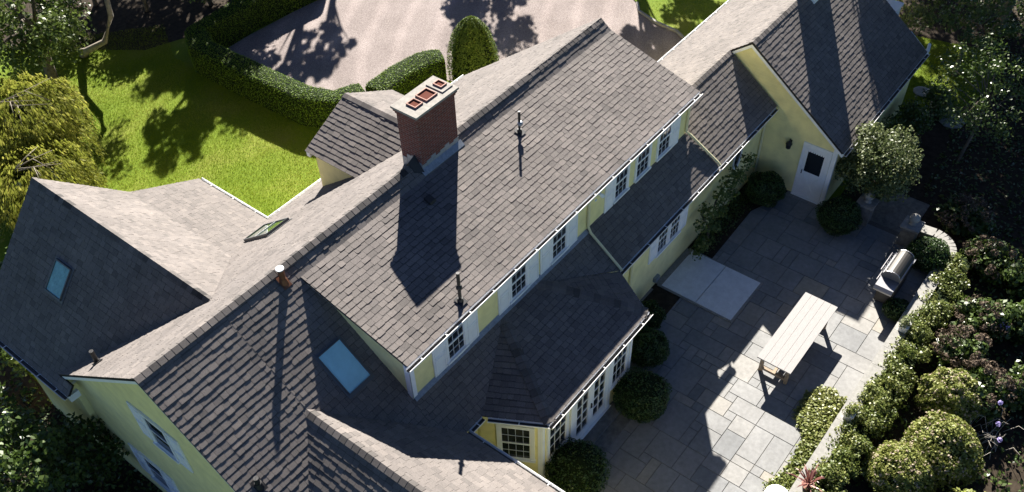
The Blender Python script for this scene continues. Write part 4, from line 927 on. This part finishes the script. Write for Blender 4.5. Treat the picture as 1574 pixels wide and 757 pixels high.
# dark fine-branched tree in the right garden
tree(26.2, -9.6, 4.6, 1.9, 'dark fine leafed tree with bare twiggy branches in the garden shade', name='garden_tree', m='darkleaf', ncl=60, per=60, leaf=.1, clr=.42, cz=3.0, trunk=.06, limbs=26, bark='bark')
tree(31.5, -7.6, 4.4, 1.7, 'dark rounded tree at the top right of the garden', name='garden_tree', m='darkleaf', ncl=50, per=60, leaf=.13, clr=.45, cz=2.8, trunk=.09)
tree(31.2, -5.0, 3.4, 1.2, 'shrub with pale sunlit leaf tips behind the far gable', name='garden_tree', m='dogwood', ncl=36, per=50, leaf=.13, clr=.4, cz=2.2, trunk=.07)

# variegated shrub beside the gable door
tree(21.9, -7.9, 3.1, 1.25, 'pale leafed rounded shrub beside the white gable door', name='variegated_shrub', m='dogwood', ncl=130, per=95, leaf=.1, clr=.34, cz=1.75, trunk=.06, zs=1.0, gz=-.2, limbs=12)
# wall-trained small tree
e_ = empty('wall_shrub', (16.9, -4.55, 0), 'slender leafy shrub trained against the yellow wall beside the hatch', 'shrub')
m = MB(); tw = [(16.75, -4.6, 0), (16.9, -4.5, .8), (17.3, -4.4, 1.5), (18.2, -4.35, 1.9)]
m.tube(tw, [.05, .045, .03, .012], 7); m.tube([(16.9, -4.5, .8), (16.4, -4.45, 1.5), (16.3, -4.4, 2.1)], [.035, .025, .01], 6); m.tube([(16.9, -4.5, .7), (17.9, -4.45, 1.0), (18.6, -4.4, 1.6)], [.035, .022, .01], 6); m.build('stem', M['bark'], e_, smooth=True)
cs = np.array([(16.3, -4.6, 2.0), (16.5, -4.6, 1.6), (16.1, -4.6, 1.5), (17.1, -4.6, 2.1), (17.6, -4.6, 2.2), (18.0, -4.6, 2.3), (18.4, -4.6, 2.1), (18.9, -4.6, 2.3), (17.0, -4.65, 1.5), (17.6, -4.6, 1.6), (18.1, -4.55, 1.5), (16.0, -4.7, .9), (15.9, -4.7, .5), (16.4, -4.75, .6), (16.7, -4.7, 1.1), (17.4, -4.6, 1.2), (18.5, -4.5, 1.8)])
pts, nr, ix = clusters(cs, 75, .3); leaves('foliage', pts, nr+np.array([0, -.6, 0]), .12, M['tree'], e_, spread=.7, aspect=.6)
# ground cover in the wall bed
xx = rng.uniform(14.2, 20.4, 2600); yy = -4.2-rng.random(2600)*(.35+.4*rng.random(2600)); 
sel = (xx > 16.4)
tag(leaves('ground_cover', np.stack([xx, yy, .03+.12*rng.random(2600)], 1)[sel], np.tile([0, 0, 1.], (sel.sum(), 1)), .08, M['darkleaf'], None, spread=.6), 'low dark leaves covering the bed at the wall', 'ground cover', kind='stuff')

# hedge of small glossy leaves outside the wall
def leafy_row(path, w_, h, label, n, m, size=.1, name='leafy_hedge', z0=GZ, cat='hedge'):
    e_ = empty(name, (*path[0], z0), label, cat); P_ = np.array(path); seg = np.linalg.norm(np.diff(P_, axis=0), axis=1); cum = np.r_[0, np.cumsum(seg)]
    k = int(cum[-1]/.07); s = rng.random(k)*cum[-1]; cx = np.interp(s, cum, P_[:, 0]); cy = np.interp(s, cum, P_[:, 1])
    q = rng.random((k, 2)); off = (q[:, 0]-.5)*w_; hz = z0+h*(.25+.75*np.sqrt(np.clip(1-(2*off/w_)**2*.7, 0, 1))*(.75+.25*rng.random(k)))
    cs = np.stack([cx, cy+off, hz-.12], 1); pts, nr, ix = clusters(cs, n//k, .24, zsq=.9)
    tn = np.clip(.6*rng.random(len(pts))+.4*rng.random(k)[ix], 0, 1)
    leaves('foliage', pts, nr, size, M[m], e_, tn, spread=.8, aspect=.62)
    mb = MB(); strip(mb, [Vector((*p, 0)) for p in path], w_*.7, z0, z0+h*.6); mb.build('inner_growth', M['core'], e_)
    return e_
leafy_row([(9.3, -11.6), (12, -11.62), (14.5, -11.64), (17, -11.6), (19.5, -11.58), (20.8, -11.5)], .9, .95, 'loose leafy hedge growing along the outside of the patio wall', 30000, 'ivy', size=.075)

# mounded bushes with pink tips
def mound(x, y, r, h, label, z0=GZ):
    e_ = empty('mounded_bush', (x, y, z0), label, 'bush', 'rounded bushes with pink tips'); sd = int(rng.integers(1e6))
    n = 9500; d = sphere_dirs(n, -.2); rr = lump(d, sd, .07, 4.5)*(1.03-.22*rng.random(len(d))**1.5)
    C = np.array([x, y, z0+h*.35])+d*rr[:, None]*np.array([r, r, h*.66]); leaves('foliage', C, d, .085, M['sedum'], e_, spread=.8, aspect=.6)
    k = 210; d = sphere_dirs(k, -.05); rr = lump(d, sd, .07, 4.5)*1.03; C = np.array([x, y, z0+h*.35])+d*rr[:, None]*np.array([r, r, h*.66])
    pts, nr, ix = clusters(C, 5, .03); leaves('flower', pts, d[ix]+nr*.5, .045, M['flowertip'], e_, spread=.6, aspect=.9)
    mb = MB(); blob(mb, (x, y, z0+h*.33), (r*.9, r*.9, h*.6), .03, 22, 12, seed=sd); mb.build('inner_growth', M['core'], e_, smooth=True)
mound(15.3, -13.15, .8, 1.2, 'rounded bush with pink tips, farthest of three, below the brown hydrangeas')
mound(13.4, -13.6, .95, 1.35, 'largest rounded bush with pink tips, in the middle of three')
mound(12.05, -13.0, .85, 1.25, 'rounded bush with pink tips nearest the patio wall at the bottom')
tree(12.0, -14.9, .9, .7, 'bright green leafy bush at the bottom right edge', name='leafy_bush', m='sedum', ncl=26, per=60, leaf=.12, clr=.25, cz=.3, trunk=.03, limbs=0)
tree(10.9, -13.9, .9, .8, 'bright green low bush at the bottom edge beside the rounded bushes', name='leafy_bush', m='sedum', ncl=26, per=60, leaf=.12, clr=.25, cz=.3, trunk=.03, limbs=0)

# hydrangeas
def hydrangea(x, y, r, h, label, heads=26, hm='driedflower', z0=GZ, hs=.12):
    e_ = empty('hydrangea', (x, y, z0), label, 'bush', 'hydrangeas in the garden bed'); cs = crown_centres((x, y, z0+h*.5), (r, r, h*.45), 46, .3)
    pts, nr, ix = clusters(cs, 42, .26); leaves('foliage', pts, nr, .14, M['darkleaf'], e_, spread=.7, aspect=.7)
    d = sphere_dirs(heads, .1); C = np.array([x, y, z0+h*.5])+d*np.array([r*1.05, r*1.05, h*.55]); rad = hs*(.7+.6*rng.random(heads))
    k = 46; dd = unit(rng.normal(size=(heads*k, 3))); ix = np.repeat(np.arange(heads), k); q = C[ix]+dd*rad[ix][:, None]*np.array([1, 1, .75])
    tn = np.clip(.6*rng.random(len(q))+.4*rng.random(heads)[ix], 0, 1)
    for hh in range(heads): leaves('flower_head', q[hh*k:hh*k+k], dd[hh*k:hh*k+k], .06, M[hm], e_, tn[hh*k:hh*k+k], spread=.35, aspect=.9)
    mb = MB(); blob(mb, (x, y, z0+h*.3), (r*.7, r*.7, h*.4), .05, 14, 8); mb.build('stems', M['core'], e_, smooth=True)
gx = rng.uniform(9.5, 40, 30000); gy = rng.uniform(-21, -4, 30000)
gs_ = inpoly(gx, gy, [(9.3, -11.9), (21, -11.9), (22.3, -10.8), (23.8, -9.2), (28, -8.8), (31.5, -9.4), (34, -8.2), (38, -6), (42, -16), (25, -26), (9, -22)])
tag(leaves('ground_cover', np.stack([gx, gy, GZ+.03+.22*rng.random(30000)*(.5+.5*np.sin(gx*1.7)*np.sin(gy*2.1))], 1)[gs_], np.tile([0, 0, 1.], (gs_.sum(), 1)), .13, M['darkleaf'], None, spread=.7, aspect=.6), 'dark low leafy plants covering the garden bed', 'ground cover', kind='stuff')
hydrangea(17.0, -12.85, .75, 1.15, 'hydrangea with sunlit brown dried heads beside the leafy hedge', 34)
hydrangea(16.0, -13.7, .8, 1.15, 'hydrangea with dull brown heads right behind the rounded bushes', 34)
hydrangea(18.6, -12.9, .7, 1.05, 'shaded hydrangea with brown heads midway up the garden bed', 22)
hydrangea(22.9, -10.9, .8, .95, 'shaded hydrangea with brown heads outside the corner of the patio wall', 34)
hydrangea(21.3, -12.2, .75, 1.0, 'shaded hydrangea behind the far end of the leafy hedge', 22)
hydrangea(19.2, -13.9, .75, 1.2, 'hydrangea with pale violet heads at the right edge', 3, 'violet', hs=.11)
hydrangea(21.2, -13.4, .7, 1.1, 'dark hydrangea with sparse violet heads at the upper right edge', 2, 'violet', hs=.1)
hydrangea(16.9, -14.9, .8, 1.1, 'dark leafy hydrangea at the right edge below the violet one', 6)
e_ = empty('flower_clump', (14.6, -14.2, GZ), 'straggly clump of dry stems with pale violet flowers', 'flowers')
m = MB()
for i in range(46):
    a = rng.random()*6.28; L_ = .3+.6*rng.random(); x, y = 14.7+rng.normal()*.35, -14.3+rng.normal()*.3
    m.tube([(x, y, GZ), (x+.3*L_*math.cos(a), y+.3*L_*math.sin(a), GZ+L_*.7), (x+.7*L_*math.cos(a), y+.7*L_*math.sin(a), GZ+L_*.75)], [.008, .007, .003], 4)
m.build('stem', M['palebark'], e_)
for (x, y, z) in [(15.4, -14.3, .85), (14.9, -14.5, .6), (14.5, -14.7, .5)]:
    d = unit(rng.normal(size=(40, 3))); leaves('flower_head', np.array([x, y, z])+d*.06, d, .045, M['violet'], e_, spread=.3, aspect=.9)

# ivy spilling on to the patio
poly = [(9.6, -10.95), (9.7, -10.3), (10.6, -10.55), (11.8, -10.5), (12.3, -9.95), (13.2, -9.85), (13.75, -10.25), (13.6, -10.9)]
a = np.array(poly); n = 9000; x = rng.uniform(a[:, 0].min(), a[:, 0].max(), n); y = rng.uniform(-11.0, -9.8, n); s_ = inpoly(x+rng.normal(size=n)*.06, y+rng.normal(size=n)*.06, poly); x, y = x[s_], y[s_]
e_ = empty('ivy_patch', (12, -10.5, 0), 'yellow green creeping plant spilling from the wall on to the patio', 'plant')
leaves('foliage', np.stack([x, y, .03+.16*rng.random(len(x))*(.4+.6*np.clip((-9.9-y)/.7, 0, 1))], 1), np.tile([.2, .2, 1.], (len(x), 1)), .085, M['ivy'], e_, np.clip(.25+.35*(x-9.6)/4+.45*rng.random(len(x)), 0, 1), spread=.6, aspect=.7)
mb = MB(); mb.prism([(p[0]*.96+.04*11.7, p[1]*.9+.1*-10.5, .0) for p in poly], (0, 0, .03)); mb.build('stems', M['core'], e_)

# planters on the wall
for (px, py, lab, mm) in [(12.85, -11.2, 'white planter box with yellow green leaves on the wall beside the creeper', 'ivy'), (16.75, -11.18, 'small white planter with pale leaves on the wall by the sunlit patio corner', 'dogwood')]:
    e_ = empty('planter', (px, py, .45), lab, 'planter', 'planters on the patio wall')
    m = MB(); m.prism([(px-.15, py-.12, .451), (px+.15, py-.12, .451), (px+.15, py+.12, .451), (px-.15, py+.12, .451)], (0, 0, .2)); m.box((px-.17, py-.14, .6515), (px+.17, py+.14, .685)); m.build('pot', M['whiteceramic'], e_)
    pts, nr, ix = clusters(np.array([(px, py+.02, .8), (px+.1, py, .76), (px-.1, py+.05, .76)]), 110, .17); leaves('foliage', pts, nr, .075, M[mm], e_, .35+.65*rng.random(len(pts)), spread=.7)
px, py = 9.45, -10.75
e_ = empty('white_urn', (px, py, 0), 'round white pot at the bottom edge beside the red strap leaved plant', 'planter')
m = MB(); m.lathe((px, py, 0), [(.2, 0), (.3, .15), (.34, .35), (.32, .48), (.27, .5), (.25, .46), (.24, .4)], 24); m.build('pot', M['whiteceramic'], e_, smooth=True)
px, py = 10.15, -11.25
e_ = empty('strap_plant', (px, py, .45), 'spiky red strap leaved plant on the wall end at the bottom', 'plant')
m = MB(); m.lathe((px, py, .451), [(.12, 0), (.16, .12), (.17, .14), (.14, .145), (.13, .12)], 16); m.build('pot', M['terracotta'], e_)
lv = MB()
for i in range(34):
    a = rng.random()*6.28; el = .35+.9*rng.random(); L_ = .38+.25*rng.random(); d = Vector((math.cos(a)*math.cos(el), math.sin(a)*math.cos(el), math.sin(el))); s = Vector((-math.sin(a), math.cos(a), 0)); o = Vector((px, py, .6))
    p = [o, o+d*L_*.55, o+d*L_*.9-Vector((0, 0, .1*L_)), o+d*L_*1.15-Vector((0, 0, .3*L_))]; ws = [.012, .02, .014, .001]
    lv.add([q+s*w_ for q, w_ in zip(p, ws)]+[q-s*w_ for q, w_ in zip(p, ws)], [(k, k+1, k+5, k+4) for k in range(3)], float(rng.random()))
lv.build('foliage', M['cordyline'], e_, recalc=False)

# dark shrubs at the bottom left
tree(-1.9, 4.9, 2.6, 1.35, 'dark shrub with sunlit pale leaf tips below the left gable', name='leafy_shrub', m='darkleaf', ncl=44, per=60, leaf=.15, clr=.45, cz=1.6, trunk=.08, group='shrubs below the left gable')
tree(-2.2, 7.2, 2.4, 1.7, 'dark shrub in the corner under the dark wing roof', name='leafy_shrub', m='darkleaf', ncl=44, per=60, leaf=.15, clr=.5, cz=.9, trunk=.08, group='shrubs below the left gable')
tree(-2.6, 3.2, .9, 1.2, 'dark shrub at the foot of the left gable wall', name='leafy_shrub', m='darkleaf', ncl=44, per=60, leaf=.15, clr=.5, cz=-.2, trunk=.08, group='shrubs below the left gable')
tree(.9, 10.4, 1.3, 1.4, 'dark shrub past the far end of the dark wing', name='leafy_shrub', m='darkleaf', ncl=44, per=60, leaf=.15, clr=.5, cz=.0, trunk=.08, group='shrubs below the left gable')
tree(2.0, 12.2, 1.5, 1.4, 'dark shrub under the lower weeping tree', name='leafy_shrub', m='darkleaf', ncl=40, per=60, leaf=.15, clr=.5, cz=.4, trunk=.08, group='shrubs below the left gable')
tree(-.6, 5.2, 1.1, 1.1, 'dark shrub against the corner of the left gable wall', name='leafy_shrub', m='darkleaf', ncl=34, per=60, leaf=.15, clr=.45, cz=0, trunk=.08, group='shrubs below the left gable')
gx = rng.uniform(-6, .2, 9000); gy = rng.uniform(-1, 10, 9000)
tag(leaves('ground_cover', np.stack([gx, gy, ground_z(gx, gy)+.05+.3*rng.random(9000)], 1), np.tile([0, 0, 1.], (9000, 1)), .14, M['darkleaf'], None, spread=.7, aspect=.6), 'dark undergrowth below the left gable', 'ground cover', kind='stuff')
# bushes at the foot of the right wing
for i, (x, y, h, r_) in enumerate([(24.6, -7.5, 1.5, .8), (26.4, -7.5, 1.4, .7), (28.4, -7.9, .9, .6)]):
    tree(x, y, h, r_, ['dark bush against the right wing wall beside the pale shrub', 'dark climber against the right wing wall', 'dark bush at the far corner of the right wing'][i], name='leafy_bush', m='darkleaf', ncl=30, per=50, leaf=.12, clr=.32, cz=h*.5, trunk=.04, limbs=2)
# stepping stones in the garden grass
for i, (x, y) in enumerate([(29.6, -7.0), (29.2, -7.9), (28.4, -8.6)]):
    m = MB(); m.lathe((x, y, GZ), [(.34+.06*i, 0), (.36+.06*i, .05), (.3, .065)], 9); o = m.build('stepping_stone', M['capstone']); tag(o, ['flat stepping stone nearest the far gable corner', 'middle flat stepping stone in the sunlit grass', 'flat stepping stone deepest in the garden shade'][i], 'stone', 'stepping stones in the garden grass')
